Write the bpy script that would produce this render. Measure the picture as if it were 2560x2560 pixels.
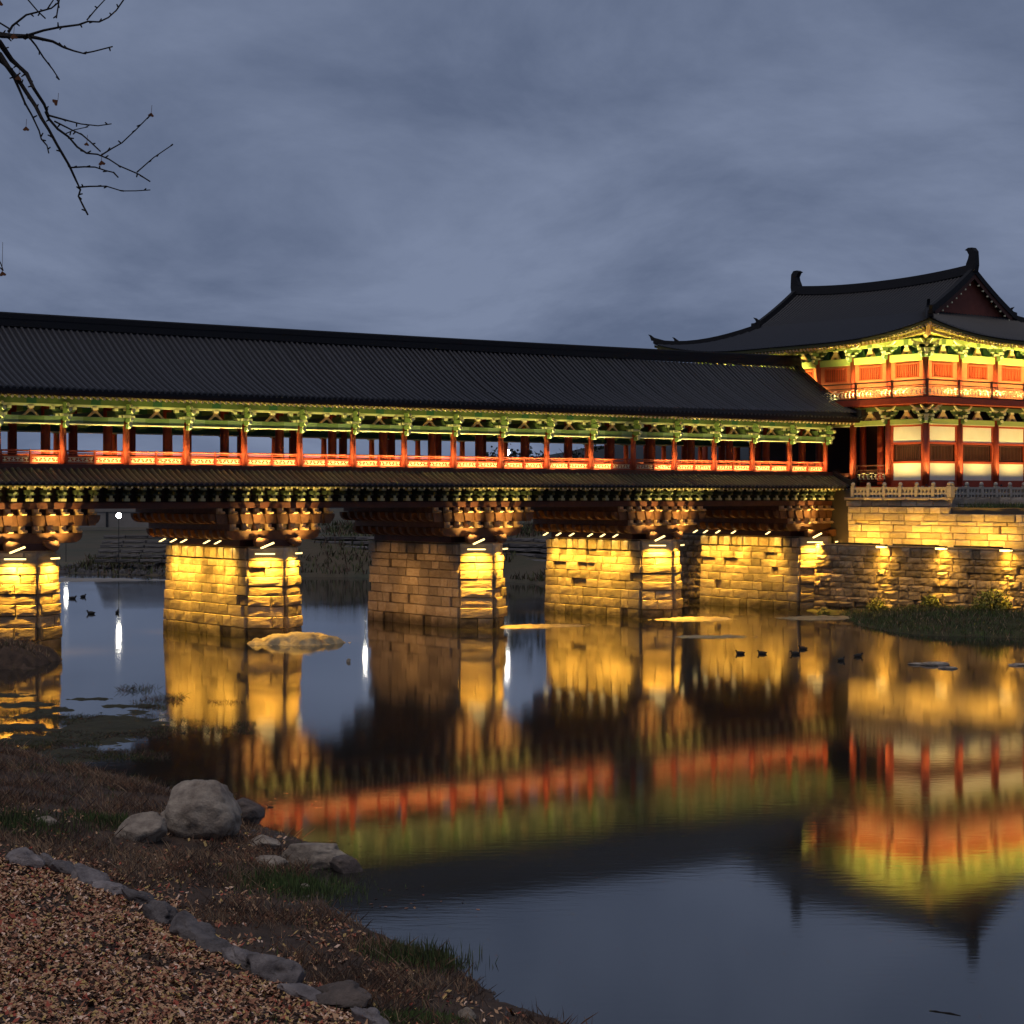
import bpy, math, random
import numpy as np
from mathutils import Vector, Matrix, Euler, noise as mnoise

for o in list(bpy.data.objects): bpy.data.objects.remove(o)
SC = bpy.context.scene
COL = SC.collection
HC = 7.38                       # eye level above the water
F = 4700.0                      # focal length in photo pixels (2560 wide)

# ------------------------------------------------------------------ camera
cam = bpy.data.cameras.new('camera')
cam.sensor_width = 36; cam.lens = F/2560*36; cam.shift_y = -(1280-1239)/2560
cam.clip_end = 5000; cam.clip_start = 0.1
camo = bpy.data.objects.new('camera', cam); COL.objects.link(camo)
camo.location = (0, 0, HC); camo.rotation_euler = (math.pi/2, 0, 0)
SC.camera = camo
# ------------------------------------------------------------------ world
W = bpy.data.worlds.new('World'); SC.world = W; W.use_nodes = True
nt = W.node_tree; nt.nodes.clear()
def N(t, **k):
    n = nt.nodes.new(t)
    for a, b in k.items(): setattr(n, a, b)
    return n
L = nt.links.new
out = N('ShaderNodeOutputWorld'); bg = N('ShaderNodeBackground'); L(bg.outputs[0], out.inputs[0])
sky = N('ShaderNodeTexSky'); sky.sky_type = 'NISHITA'; sky.sun_disc = False
SUN_EL, SUN_ROT = math.radians(66), math.radians(215)
sky.sun_elevation = SUN_EL; sky.sun_rotation = SUN_ROT
tc = N('ShaderNodeTexCoord'); sep = N('ShaderNodeSeparateXYZ'); L(tc.outputs['Generated'], sep.inputs[0])
# cloud deck seen in perspective: direction divided by its height
zc = N('ShaderNodeMath', operation='MAXIMUM'); L(sep.outputs[2], zc.inputs[0]); zc.inputs[1].default_value = 0.0
zd = N('ShaderNodeMath', operation='ADD'); L(zc.outputs[0], zd.inputs[0]); zd.inputs[1].default_value = 0.27
zi = N('ShaderNodeMath', operation='DIVIDE'); zi.inputs[0].default_value = 1.0; L(zd.outputs[0], zi.inputs[1])
pv = N('ShaderNodeVectorMath', operation='SCALE'); L(tc.outputs['Generated'], pv.inputs[0]); L(zi.outputs[0], pv.inputs['Scale'])
mp = N('ShaderNodeMapping'); mp.inputs['Scale'].default_value = (1.9, 1.75, 0.0); mp.inputs['Rotation'].default_value = (0, 0, 0.5); mp.inputs['Location'].default_value = (3.2, 7.7, 0)
L(pv.outputs[0], mp.inputs[0])
nz = N('ShaderNodeTexNoise'); nz.inputs['Scale'].default_value = 1.0; nz.inputs['Detail'].default_value = 9
nz.inputs['Roughness'].default_value = 0.60; nz.inputs['Distortion'].default_value = 0.35
L(mp.outputs[0], nz.inputs[0])
cr = N('ShaderNodeValToRGB')
el = cr.color_ramp.elements
el[0].position = 0.37; el[0].color = (0.108, 0.140, 0.225, 1)
el[1].position = 0.63; el[1].color = (0.188, 0.230, 0.340, 1)
L(nz.outputs[0], cr.inputs[0])
# brighter towards the horizon, as under a dusk overcast
hz = N('ShaderNodeMapRange'); hz.inputs[1].default_value = 0.0; hz.inputs[2].default_value = 0.30
hz.inputs[3].default_value = 1.04; hz.inputs[4].default_value = 0.96; L(sep.outputs[2], hz.inputs[0])
mul = N('ShaderNodeVectorMath', operation='SCALE'); L(cr.outputs[0], mul.inputs[0]); L(hz.outputs[0], mul.inputs['Scale'])
ns = N('ShaderNodeVectorMath', operation='SCALE'); L(sky.outputs[0], ns.inputs[0]); ns.inputs['Scale'].default_value = 0.0004
add = N('ShaderNodeVectorMath', operation='ADD'); L(mul.outputs[0], add.inputs[0]); L(ns.outputs[0], add.inputs[1])
L(add.outputs[0], bg.inputs[0]); bg.inputs[1].default_value = 1.0
# ------------------------------------------------------------------ sun (last light behind the clouds)
sl = bpy.data.lights.new('dusk_sun', 'SUN'); sl.energy = 0.95; sl.angle = math.radians(35); sl.color = (1, .88, .8)
so = bpy.data.objects.new('dusk_sun', sl); COL.objects.link(so)
so.rotation_euler = (math.radians(24), 0, math.radians(-35)); so.location = (-30, -30, 60)
SC.view_settings.view_transform = 'Standard'; SC.view_settings.look = 'None'
SC.view_settings.exposure = 0; SC.view_settings.gamma = 1; SC.view_settings.use_curve_mapping = False
SC.render.engine = 'CYCLES'

# ------------------------------------------------------------------ helpers
def S(v):
    v = v/255.0
    return v/12.92 if v <= .04045 else ((v+.055)/1.055)**2.4
def mat(name, base, rough=.7, var=None, scale=3.0, bump=0.0, bscale=20.0, rnd=0.0, spec=.3, emit=None, es=0, coord='Object', metallic=0, damp=False):
    m = bpy.data.materials.new(name); m.use_nodes = True
    t = m.node_tree; b = t.nodes['Principled BSDF']
    b.inputs['Roughness'].default_value = rough; b.inputs['Specular IOR Level'].default_value = spec
    b.inputs['Metallic'].default_value = metallic
    b.inputs['Base Color'].default_value = (*base, 1)
    if emit: b.inputs['Emission Color'].default_value = (*emit, 1); b.inputs['Emission Strength'].default_value = es
    tcn = t.nodes.new('ShaderNodeTexCoord')
    src = tcn.outputs[coord]
    col = None
    if var:
        n = t.nodes.new('ShaderNodeTexNoise'); n.inputs['Scale'].default_value = scale; n.inputs['Detail'].default_value = 7
        n.inputs['Roughness'].default_value = .65
        if rnd:
            oi = t.nodes.new('ShaderNodeObjectInfo'); va = t.nodes.new('ShaderNodeVectorMath'); va.operation = 'ADD'
            sc = t.nodes.new('ShaderNodeVectorMath'); sc.operation = 'SCALE'; sc.inputs['Scale'].default_value = 37.
            cb = t.nodes.new('ShaderNodeCombineXYZ')
            t.links.new(oi.outputs['Random'], cb.inputs[0]); t.links.new(oi.outputs['Random'], cb.inputs[1])
            t.links.new(cb.outputs[0], sc.inputs[0]); t.links.new(src, va.inputs[0]); t.links.new(sc.outputs[0], va.inputs[1])
            src = va.outputs[0]
        t.links.new(src, n.inputs[0])
        r = t.nodes.new('ShaderNodeValToRGB'); r.color_ramp.elements[0].position = .3; r.color_ramp.elements[1].position = .72
        r.color_ramp.elements[0].color = (*base, 1); r.color_ramp.elements[1].color = (*var, 1)
        t.links.new(n.outputs[0], r.inputs[0]); col = r.outputs[0]
        if rnd:
            mr = t.nodes.new('ShaderNodeMapRange'); mr.inputs[3].default_value = 1-rnd; mr.inputs[4].default_value = 1+rnd*.55
            t.links.new(oi.outputs['Random'], mr.inputs[0])
            vs = t.nodes.new('ShaderNodeVectorMath'); vs.operation = 'SCALE'
            t.links.new(col, vs.inputs[0]); t.links.new(mr.outputs[0], vs.inputs['Scale']); col = vs.outputs[0]
        if damp:
            gp = t.nodes.new('ShaderNodeNewGeometry'); sx = t.nodes.new('ShaderNodeSeparateXYZ'); t.links.new(gp.outputs['Position'], sx.inputs[0])
            wn_ = t.nodes.new('ShaderNodeTexNoise'); wn_.inputs['Scale'].default_value = 1.3; wn_.inputs['Detail'].default_value = 5; t.links.new(gp.outputs['Position'], wn_.inputs[0])
            ma = t.nodes.new('ShaderNodeMath'); ma.operation = 'MULTIPLY_ADD'; ma.inputs[1].default_value = -1.1; t.links.new(wn_.outputs[0], ma.inputs[0]); t.links.new(sx.outputs[2], ma.inputs[2])
            md = t.nodes.new('ShaderNodeMapRange'); md.inputs[1].default_value = -.42; md.inputs[2].default_value = .25; md.inputs[3].default_value = .25; md.inputs[4].default_value = 1
            t.links.new(ma.outputs[0], md.inputs[0]); vd = t.nodes.new('ShaderNodeVectorMath'); vd.operation = 'SCALE'; t.links.new(col, vd.inputs[0]); t.links.new(md.outputs[0], vd.inputs['Scale']); col = vd.outputs[0]
        t.links.new(col, b.inputs['Base Color'])
    if bump:
        n2 = t.nodes.new('ShaderNodeTexNoise'); n2.inputs['Scale'].default_value = bscale; n2.inputs['Detail'].default_value = 8
        n2.inputs['Roughness'].default_value = .7
        t.links.new(src, n2.inputs[0])
        bp = t.nodes.new('ShaderNodeBump'); bp.inputs['Strength'].default_value = bump; bp.inputs['Distance'].default_value = .08
        t.links.new(n2.outputs[0], bp.inputs['Height']); t.links.new(bp.outputs[0], b.inputs['Normal'])
    return m

M = {}
M['stone'] = mat('pale_granite', (.40, .34, .27), .8, (.25, .19, .135), 2.2, .7, 7, rnd=.42, damp=True)
M['rough_stone'] = mat('rough_field_stone', (.32, .25, .17), .85, (.15, .11, .075), 3.0, 1.0, 6, rnd=.5, damp=True)
M['dark_stone'] = mat('dark_wall_core', (.06, .05, .04), .9)
M['wood_red'] = mat('red_painted_wood', (.34, .055, .022), .55, (.25, .04, .018), 2, .15, 30)
M['wood_dark'] = mat('dark_red_timber', (.085, .026, .016), .6, (.05, .018, .012), 2, .2, 30)
M['wood_orange'] = mat('orange_red_boards', (.38, .075, .025), .6, (.28, .05, .018), 3)
M['timber'] = mat('brown_red_bracket_timber', (.17, .075, .034), .6, (.09, .038, .018), 2.5, .2, 30, rnd=.2)
M['green'] = mat('green_painted_beam', (.10, .155, .05), .5, (.07, .115, .04), 2)
M['green_dark'] = mat('dark_green_paint', (.02, .09, .045), .5)
M['green_pale'] = mat('pale_green_paint', (.60, .60, .33), .5)
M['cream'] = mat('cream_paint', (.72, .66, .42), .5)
M['plaster'] = mat('cream_plaster', (.70, .66, .56), .8, (.64, .59, .48), 1.5)
M['tile'] = mat('dark_grey_roof_tile', (.024, .025, .034), .5, (.013, .014, .020), 6, .2, 20, rnd=.3, spec=.5)
M['tile_bed'] = mat('black_roof_bed', (.012, .012, .016), .8)
M['ridge'] = mat('dark_ridge_tile', (.010, .010, .014), .8, (.006, .007, .009), 5, .3, 15)
M['metal'] = mat('lamp_housing_metal', (.05, .05, .05), .4, metallic=.8)
M['glow'] = mat('lamp_glow', (1, 1, .8), .5, emit=(1, .72, .25), es=2.6)
M['glow_w'] = mat('street_lamp_glow', (1, 1, .95), .5, emit=(1, .95, .82), es=40)
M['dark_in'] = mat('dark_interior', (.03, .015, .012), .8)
M['stone_white'] = mat('balustrade_granite', (.36, .33, .29), .75, (.26, .23, .19), 4, .4, 12)
M['boulder'] = mat('weathered_boulder', (.13, .098, .078), .85, (.46, .385, .30), 2.6, 1.0, 7)
M['rock_dark'] = mat('dark_damp_rock', (.05, .042, .038), .8, (.19, .145, .12), 2.6, 1.0, 8)
M['kerb'] = mat('grey_flat_kerb_stone', (.07, .058, .058), .85, (.28, .245, .235), 3.2, 1.0, 9, rnd=.45)
M['sand'] = mat('wet_sand', (.36, .29, .17), .75, (.15, .11, .065), 1.2, .5, 8)
M['bird'] = mat('dark_feathers', (.02, .018, .016), .7)
M['bark'] = mat('dark_bark', (.03, .023, .02), .85, (.015, .012, .01), 12, .6, 40)
M['steps0'] = mat('grey_step_stone', (.20, .19, .18), .85, (.11, .10, .095), .8, .5, 4, rnd=.35)
M['hill'] = mat('dusk_hill_woods', (.022, .028, .032), .95, (.014, .018, .02), .05)
M['foliage_far'] = mat('far_tree_foliage', (.02, .026, .018), .9)
M['concrete'] = mat('pale_concrete', (.24, .22, .20), .85, (.17, .155, .14), .4)
M['leaf_gold'] = mat('brown_gold_ginkgo_leaf', (.12, .04, .012), .7)

class MB:
    def __init__(s): s.v = []; s.f = []; s.m = []; s.mi = 0
    def add(s, vs, fs):
        o = len(s.v); s.v += [tuple(v) for v in vs]; s.f += [tuple(i+o for i in f) for f in fs]; s.m += [s.mi]*len(fs); return s
    def box(s, x0, x1, y0, y1, z0, z1):
        vs = [(x, y, z) for z in (z0, z1) for y in (y0, y1) for x in (x0, x1)]
        return s.add(vs, [(0, 2, 3, 1), (4, 5, 7, 6), (0, 1, 5, 4), (2, 6, 7, 3), (0, 4, 6, 2), (1, 3, 7, 5)])
    def prism(s, pts, axis, a, b):
        n = len(pts)
        def P(p, t):
            return {'x': (t, p[0], p[1]), 'y': (p[0], t, p[1]), 'z': (p[0], p[1], t)}[axis]
        vs = [P(p, a) for p in pts]+[P(p, b) for p in pts]
        fs = [tuple(range(n))[::-1], tuple(range(n, 2*n))]+[(i, (i+1) % n, n+(i+1) % n, n+i) for i in range(n)]
        return s.add(vs, fs)
    def tube(s, pts, rs, n=6, cap=True):
        pts = [Vector(p) for p in pts]; vs = []; fs = []
        if not hasattr(rs, '__len__'): rs = [rs]*len(pts)
        for i, p in enumerate(pts):
            d = (pts[min(i+1, len(pts)-1)]-pts[max(i-1, 0)]).normalized()
            u = d.cross(Vector((0, 0, 1)) if abs(d.z) < .9 else Vector((1, 0, 0))).normalized(); w = d.cross(u)
            for k in range(n):
                a = 2*math.pi*k/n; vs.append(p+rs[i]*(math.cos(a)*u+math.sin(a)*w))
        for i in range(len(pts)-1):
            for k in range(n): fs.append((i*n+k, i*n+(k+1) % n, (i+1)*n+(k+1) % n, (i+1)*n+k))
        if cap: fs.append(tuple(range(n))[::-1]); fs.append(tuple(range((len(pts)-1)*n, len(pts)*n)))
        return s.add(vs, fs)
    def grid(s, rows, flip=False):
        nr = len(rows); nc = len(rows[0]); vs = [p for r in rows for p in r]; fs = []
        for i in range(nr-1):
            for j in range(nc-1):
                q = (i*nc+j, i*nc+j+1, (i+1)*nc+j+1, (i+1)*nc+j); fs.append(q[::-1] if flip else q)
        return s.add(vs, fs)
    def mesh(s, name, mats, smooth=False):
        me = bpy.data.meshes.new(name); me.from_pydata(s.v, [], s.f)
        for m in (mats if isinstance(mats, (list, tuple)) else [mats]): me.materials.append(m)
        if any(s.m): me.polygons.foreach_set('material_index', s.m)
        if smooth: me.polygons.foreach_set('use_smooth', [True]*len(me.polygons))
        me.update(); return me
    def build(s, name, mats, parent=None, loc=(0, 0, 0), rz=0, smooth=False, **kw):
        return place(s.mesh(name, mats, smooth), name, parent, loc, (0, 0, rz), **kw)
def place(me, name, parent=None, loc=(0, 0, 0), rot=(0, 0, 0), sc=(1, 1, 1), label=None, kind=None, cat=None, group=None):
    o = bpy.data.objects.new(name, me); COL.objects.link(o)
    o.parent = parent; o.location = loc; o.rotation_euler = rot; o.scale = sc
    tag(o, label, cat, group, kind); return o
def tag(o, label=None, cat=None, group=None, kind=None):
    if label: o['label'] = label
    if cat: o['category'] = cat
    if group: o['group'] = group
    if kind: o['kind'] = kind
    return o
def empty(name, loc, rz, label, cat, group=None):
    o = bpy.data.objects.new(name, None); COL.objects.link(o); o.location = loc; o.rotation_euler = (0, 0, rz)
    o.empty_display_size = .5
    return tag(o, label, cat, group)
# bridge frame: s along the deck, w across it (away from camera), z up
UX, UY = .7984, .6021; OX, OY = -21.71, 90.91; BR = math.atan2(UY, UX)
def wp(s, w, z=0): return (OX+s*UX-w*UY, OY+s*UY+w*UX, z)
def at(x, y, Y): return ((x-1280)/F*Y, Y, HC-(y-1239)/F*Y)       # photo direction to a world point at distance Y
def on_water(x, y, z=0): Y = (HC-z)*F/(y-1239); return ((x-1280)/F*Y, Y, z)
def spot(parent, loc, to, power, color, deg=60, blend=.6, r=.08, name='lamp_light'):
    l = bpy.data.lights.new(name, 'SPOT'); l.energy = power; l.color = color; l.spot_size = math.radians(deg); l.spot_blend = blend; l.shadow_soft_size = r
    o = bpy.data.objects.new(name, l); COL.objects.link(o); o.parent = parent; o.location = loc
    o.rotation_euler = (Vector(to)-Vector(loc)).to_track_quat('-Z', 'Y').to_euler(); return o
def area(parent, loc, to, power, color, sx, sy, name='lamp_light', spread=180, up='Y'):
    l = bpy.data.lights.new(name, 'AREA'); l.shape = 'RECTANGLE'; l.size = sx; l.size_y = sy; l.energy = power; l.color = color; l.spread = math.radians(spread)
    o = bpy.data.objects.new(name, l); COL.objects.link(o); o.parent = parent; o.location = loc
    d = (Vector(to)-Vector(loc)).normalized(); z = -d
    x = Vector((1, 0, 0)) if up == 'X' else Vector((0, 1, 0)); x = (x-z*x.dot(z)).normalized(); y = z.cross(x)
    o.rotation_euler = Matrix((x, y, z)).transposed().to_euler(); return o
WARM = (1, .53, .055); GOLD = (1, .70, .20); LIME = (1, .82, .26); ORG = (1, .50, .2)
rng = random.Random(7)

# ================================================================== THE COVERED BRIDGE
bridge = empty('covered_bridge', wp(0, 0, 0), BR, 'long roofed timber bridge with dark tiled roof, red columns and lit green eaves', 'covered bridge')
S0, S1 = -13.2, 54.6
BAY = 3.3
def H(h): return h+HC
def ridge_h(s): return .0001*max(0, s)**2
# upper roof profile, w -> h
RP = [(4.2, 8.55), (3.4, 7.98), (2.4, 7.25), (1.4, 6.60), (.4, 6.02), (-.4, 5.62), (-1.1, 5.30), (-1.62, 5.10)]
mb = MB(); near = [(w, h) for w, h in RP]; far = [(8.4-w, h) for w, h in RP][::-1]
top = near[::-1]+far[1:] if False else near[::-1][:-1]+[(4.2, 8.55)]+[(8.4-w, h) for w, h in RP[1:]]
bot = [(w, h-.22) for w, h in top]
mb.prism([(w, H(h)) for w, h in top]+[(w, H(h)) for w, h in bot[::-1]], 'x', S0, S1)
upper_roof = mb.build('upper_roof', M['tile_bed'], bridge)
# gable end boards at both ends
mb = MB(); mb.prism([(w, H(h)) for w, h in bot[1:-1]]+[(8.4, H(4.6)), (0, H(4.6))], 'x', S1-1.0, S1-.9); mb.build('gable_board', M['wood_dark'], upper_roof)
# one row of cover tiles
def tile_row_mesh(prof, r, off=.0):
    pts = []
    n = 5; vs = []; fs = []
    for i, (w, h) in enumerate(prof):
        for k in range(n):
            a = math.pi*k/(n-1); vs.append((r*math.cos(a), w, H(h)+off+r*.95*math.sin(a)))
    for i in range(len(prof)-1):
        for k in range(n-1): fs.append((i*n+k, i*n+k+1, (i+1)*n+k+1, (i+1)*n+k))
    fs.append(tuple(range(n))); fs.append(tuple(range((len(prof)-1)*n, len(prof)*n))[::-1])
    m = MB(); m.add(vs, fs); return m.mesh('roof_tile_row', M['tile'])
trm = tile_row_mesh([(w, h) for w, h in RP[:-1]]+[(-1.66, 5.08)], .085)
PITCH = .33
k = 0; s = S0+.16
while s < S1-.3:
    place(trm, 'roof_tile_row', upper_roof, (s+rng.uniform(-.018, .018), rng.uniform(-.03, .02), ridge_h(s)+rng.uniform(-.012, .008))); s += PITCH
# drip tiles between the rows (small hanging crescents along the eave)
mb = MB(); s = S0+.16
while s < S1-.3:
    mb.prism([(s+.10, H(5.10)), (s+.23, H(5.10)), (s+.20, H(5.0)), (s+.13, H(5.0))], 'y', -1.68, -1.62); s += PITCH
mb.build('drip_tiles', M['tile'], upper_roof, kind='stuff')
# ridge: stacked courses
mb = MB()
for w_, a, b in ((.34, 8.42, 8.72), (.28, 8.72, 8.80), (.30, 8.80, 8.98), (.22, 8.98, 9.04)):
    n = 24
    for i in range(n):
        sa = S0+(S1-S0)*i/n; sb = S0+(S1-S0)*(i+1)/n
        za, zb = ridge_h(sa), ridge_h(sb)
        vs = [(sa, 4.2-w_, H(a)+za), (sa, 4.2+w_, H(a)+za), (sa, 4.2+w_, H(b)+za), (sa, 4.2-w_, H(b)+za), (sb, 4.2-w_, H(a)+zb), (sb, 4.2+w_, H(a)+zb), (sb, 4.2+w_, H(b)+zb), (sb, 4.2-w_, H(b)+zb)]
        mb.add(vs, [(0, 4, 7, 3), (3, 7, 6, 2), (1, 2, 6, 5), (0, 3, 2, 1), (4, 5, 6, 7)])
mb.tube([(S0+(S1-S0)*i/24, 4.2, H(9.06)+ridge_h(S0+(S1-S0)*i/24)) for i in range(25)], .09, 6)
mb.build('roof_ridge', M['ridge'], upper_roof)
# verge (descending ridge) at the pavilion end
mb = MB(); rows = []
prof = [(4.2, 9.15), (3.4, 8.35), (2.4, 7.62), (1.4, 6.98), (.4, 6.40), (-.4, 6.0), (-1.1, 5.68), (-1.75, 5.52), (-2.0, 5.60)]
for w, h in prof: rows.append([(S1-.55, w, H(h-.42)), (S1-.55, w, H(h)), (S1-.12, w, H(h)), (S1-.12, w, H(h-.42))])
mb.grid(rows); mb.add(rows[-1], [(0, 1, 2, 3)])
mb.build('verge_ridge', M['ridge'], upper_roof)
# lower skirt roof
LP = [(-.36, 1.34), (-.8, 1.10), (-1.3, .86), (-1.9, .62)]
mb = MB(); mb.prism([(w, H(h)) for w, h in LP]+[(-1.9, H(.48)), (-.36, H(.48+.35))], 'x', S0, 53.2)
lower_roof = mb.build('skirt_roof', M['tile_bed'], bridge)
ltm = tile_row_mesh(LP[:-1]+[(-1.94, .60)], .085)
s = S0+.16
while s < 53.0:
    place(ltm, 'skirt_tile_row', lower_roof, (s+rng.uniform(-.018, .018), rng.uniform(-.03, .02), rng.uniform(-.012, .008))); s += PITCH
mb = MB(); s = S0+.16
while s < 53.0:
    mb.prism([(s+.10, H(.62)), (s+.23, H(.62)), (s+.20, H(.53)), (s+.13, H(.53))], 'y', -1.96, -1.90); s += PITCH
mb.build('drip_tiles', M['tile'], lower_roof, kind='stuff')
mb = MB(); mb.prism([(-.5, H(1.28)), (-.5, H(1.5)), (-.34, H(1.52)), (-.3, H(1.28))], 'x', S0, 53.4)
mb.build('skirt_trim', M['wood_dark'], lower_roof)
mb = MB(); mb.prism([(-.40, H(1.62)), (-1.0, H(1.32)), (-1.5, H(1.10)), (-2.05, H(.98)), (-2.2, H(1.12)), (-2.2, H(.75)), (-2.0, H(.60)), (-.40, H(1.2))], 'x', 53.0, 53.35)
mb.build('verge_ridge', M['ridge'], lower_roof)
mb = MB(); mb.prism([(8.4-w, H(h)) for w, h in LP]+[(10.3, H(.48)), (8.76, H(.83))][::1], 'x', S0, 53.2)
mb.build('far_skirt_roof', M['tile_bed'], bridge)
# deck, fascia, girders, joists
MB().box(S0, 55, -.3, 8.7, H(1.22), H(1.46)).build('deck', M['wood_dark'], bridge)
MB().box(S0, 53.6, -.62, -.2, H(-.64), H(-.34)).box(S0, 53.6, 8.6, 9.02, H(-.64), H(-.34)).build('edge_girder', M['wood_dark'], bridge)
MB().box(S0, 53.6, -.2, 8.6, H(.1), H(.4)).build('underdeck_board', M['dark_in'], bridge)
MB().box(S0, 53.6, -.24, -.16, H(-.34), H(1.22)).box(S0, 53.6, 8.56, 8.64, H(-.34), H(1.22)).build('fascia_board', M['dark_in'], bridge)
jm = MB().box(-.13, .13, -.15, 8.55, H(-.6), H(.1)).mesh('deck_joist', M['wood_dark'])
s = S0+.5
while s < 53: place(jm, 'deck_joist', bridge, (s, 0, 0)); s += 1.65
# rafters
def rafter_mesh(p0, p1, r, name, endm, n=7):
    m = MB(); m.tube([p0, p1], r, n); m.mi = 1
    d = (Vector(p1)-Vector(p0)).normalized(); m.tube([p1, Vector(p1)+d*.03], r*1.02, n)
    return m.mesh(name, [M['wood_dark'], endm])
M['rafter_end'] = mat('yellow_rafter_end_paint', (.85, .70, .40), .5)
M['rafter'] = mat('green_brown_rafter', (.16, .14, .05), .6)
rm = rafter_mesh((0, .9, H(5.42)), (0, -1.42, H(4.66)), .07, 'rafter', M['rafter_end'])
rm.materials[0] = M['rafter']
s = S0+.16
while s < S1-.5: place(rm, 'rafter', bridge, (s, 0, 0)); s += PITCH
fm = rafter_mesh((0, 7.5, H(5.42)), (0, 9.82, H(4.66)), .07, 'far_rafter', M['rafter_end']); fm.materials[0] = M['rafter']
mb = MB(); s = S0+.16
while s < S1-.5: mb.tube([(s, 7.5, H(5.42)), (s, 9.82, H(4.66))], .07, 5); s += PITCH
mb.build('far_side_rafters', M['rafter'], bridge, kind='stuff')
# underside boards of the roof (so that rafters read against wood)
mb = MB(); mb.prism([(-1.5, H(4.74)), (1.0, H(5.56)), (1.0, H(5.62)), (-1.5, H(4.86))], 'x', S0, S1-.2); mb.build('eave_board', M['wood_dark'], bridge)
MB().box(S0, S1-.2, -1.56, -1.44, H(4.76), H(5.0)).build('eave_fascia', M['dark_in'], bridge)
lm = rafter_mesh((0, -.3, H(.62)), (0, -1.72, H(.40)), .055, 'skirt_rafter', M['rafter_end']); lm.materials[0] = M['rafter']
s = S0+.16
while s < 53: place(lm, 'skirt_rafter', bridge, (s, 0, 0)); s += PITCH
# columns
def column_mesh(r, h0, h1, name='column'):
    m = MB(); m.tube([(0, 0, H(h0)), (0, 0, H(h0+(h1-h0)*.35)), (0, 0, H(h1))], [r*.97, r, r*.88], 14)
    m2 = m.mesh(name, M['wood_red'])
    for p in m2.polygons: p.use_smooth = len(p.vertices) == 4
    return m2
cm = column_mesh(.17, 1.46, 3.66); cmi = column_mesh(.24, 1.46, 5.4)
NB0, NB1 = -4, 16
for n in range(NB0, NB1+1):
    for w in (0, 8.4): place(cm, 'column', bridge, (n*BAY, w, 0))
    for w in (2.1, 6.3): place(cmi, 'inner_column', bridge, (n*BAY, w, 0))
# bracket cluster over each column
def curved_arm(L_, z0, z1, c=.16):
    return [(-L_, z1), (-L_, z0+c*.9), (-L_+c*.45, z0+c*.35), (-L_+c*1.2, z0), (L_-c*1.2, z0), (L_-c*.45, z0+c*.35), (L_, z0+c*.9), (L_, z1)]
def bracket_mesh(dirn=-1):
    m = MB()
    m.mi = 0
    m.prism(curved_arm(.62, H(3.98), H(4.16)), 'y', -.07, .07)
    m.prism(curved_arm(.42, H(3.66), H(3.84), .12), 'y', -.09, .09)
    for y0, z0, z1 in ((.62, 3.60, 3.80), (.44, 3.30, 3.50)):
        m.prism([(0.25, H(z0)), (-y0+.12, H(z0-.02)), (-y0, H(z0+.08)), (-y0-.10, H(z1+.04)), (.25, H(z1))], 'x', -.07, .07)
    m.prism([(.3, H(4.0)), (-.62, H(3.98)), (-.85, H(4.12)), (-.62, H(4.22)), (.3, H(4.24))], 'x', -.07, .07)
    m.prism([(.2, H(4.25)), (-.5, H(4.25)), (-.62, H(4.42)), (-.5, H(4.52)), (.2, H(4.52))], 'x', -.06, .06)
    m.mi = 1
    m.box(-.2, .2, -.2, .2, H(3.84), H(3.97))
    for x in (-.56, 0, .56): m.box(x-.10, x+.10, -.11, .11, H(4.16), H(4.30))
    for x in (-.36, .36): m.box(x-.08, x+.08, -.11, .11, H(3.84), H(3.95))
    for (y, z) in ((-.68, 3.76), (-.50, 3.44)):
        m.tube([(0, y-.05, H(z)), (0, y+.05, H(z))], .10, 8)
    m.tube([(0, -.86, H(4.14)), (0, -.76, H(4.14))], .10, 8); m.tube([(0, -.62, H(4.40)), (0, -.54, H(4.40))], .08, 8)
    m.box(-.09, .09, -.56, -.42, H(3.54), H(3.62))
    return m.mesh('column_bracket', [M['green'], M['green_pale']])
bm_ = bracket_mesh()
for n in range(NB0, NB1+1):
    place(bm_, 'column_bracket', bridge, (n*BAY, 0, 0)); place(bm_, 'column_bracket', bridge, (n*BAY, 8.4, 0), (0, 0, math.pi))
# beams per bay: lintel (with darker middle), cream lower edge, purlin, frog leg bracket
m = MB(); m.mi = 0; m.box(.17, 1.0, -.10, .10, H(3.50), H(3.84)).box(2.3, BAY-.17, -.10, .10, H(3.50), H(3.84))
m.mi = 1; m.box(1.0, 2.3, -.102, .102, H(3.50), H(3.82)); m.mi = 0; m.box(1.0, 2.3, -.10, .10, H(3.82), H(3.84))
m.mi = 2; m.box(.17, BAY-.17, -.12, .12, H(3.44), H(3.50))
M['green_grey'] = mat('grey_green_paint', (.16, .22, .12), .5, (.12, .19, .09), 2)
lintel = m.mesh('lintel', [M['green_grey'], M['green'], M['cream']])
m = MB(); m.mi = 0; m.box(0, BAY, -.09, .09, H(4.31), H(4.42)); m.mi = 1; m.box(0, 1.4, -.12, .12, H(4.42), H(4.72)).box(1.9, BAY, -.12, .12, H(4.42), H(4.72)); m.mi = 2; m.box(1.4, 1.9, -.122, .122, H(4.42), H(4.70))
purlin = m.mesh('purlin', [M['green_pale'], M['green'], M['green_dark']])
m = MB(); m.mi = 0
m.prism([(-.42, H(3.85)), (-.26, H(3.85)), (-.10, H(4.0)), (0, H(4.03)), (.10, H(4.0)), (.26, H(3.85)), (.42, H(3.85)), (.16, H(4.08)), (.09, H(4.20)), (-.09, H(4.20)), (-.16, H(4.08))], 'y', -.06, .06)
m.mi = 1; m.box(-.14, .14, -.10, .10, H(4.20), H(4.305))
M['ochre'] = mat('ochre_paint', (.55, .40, .17), .5)
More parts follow.
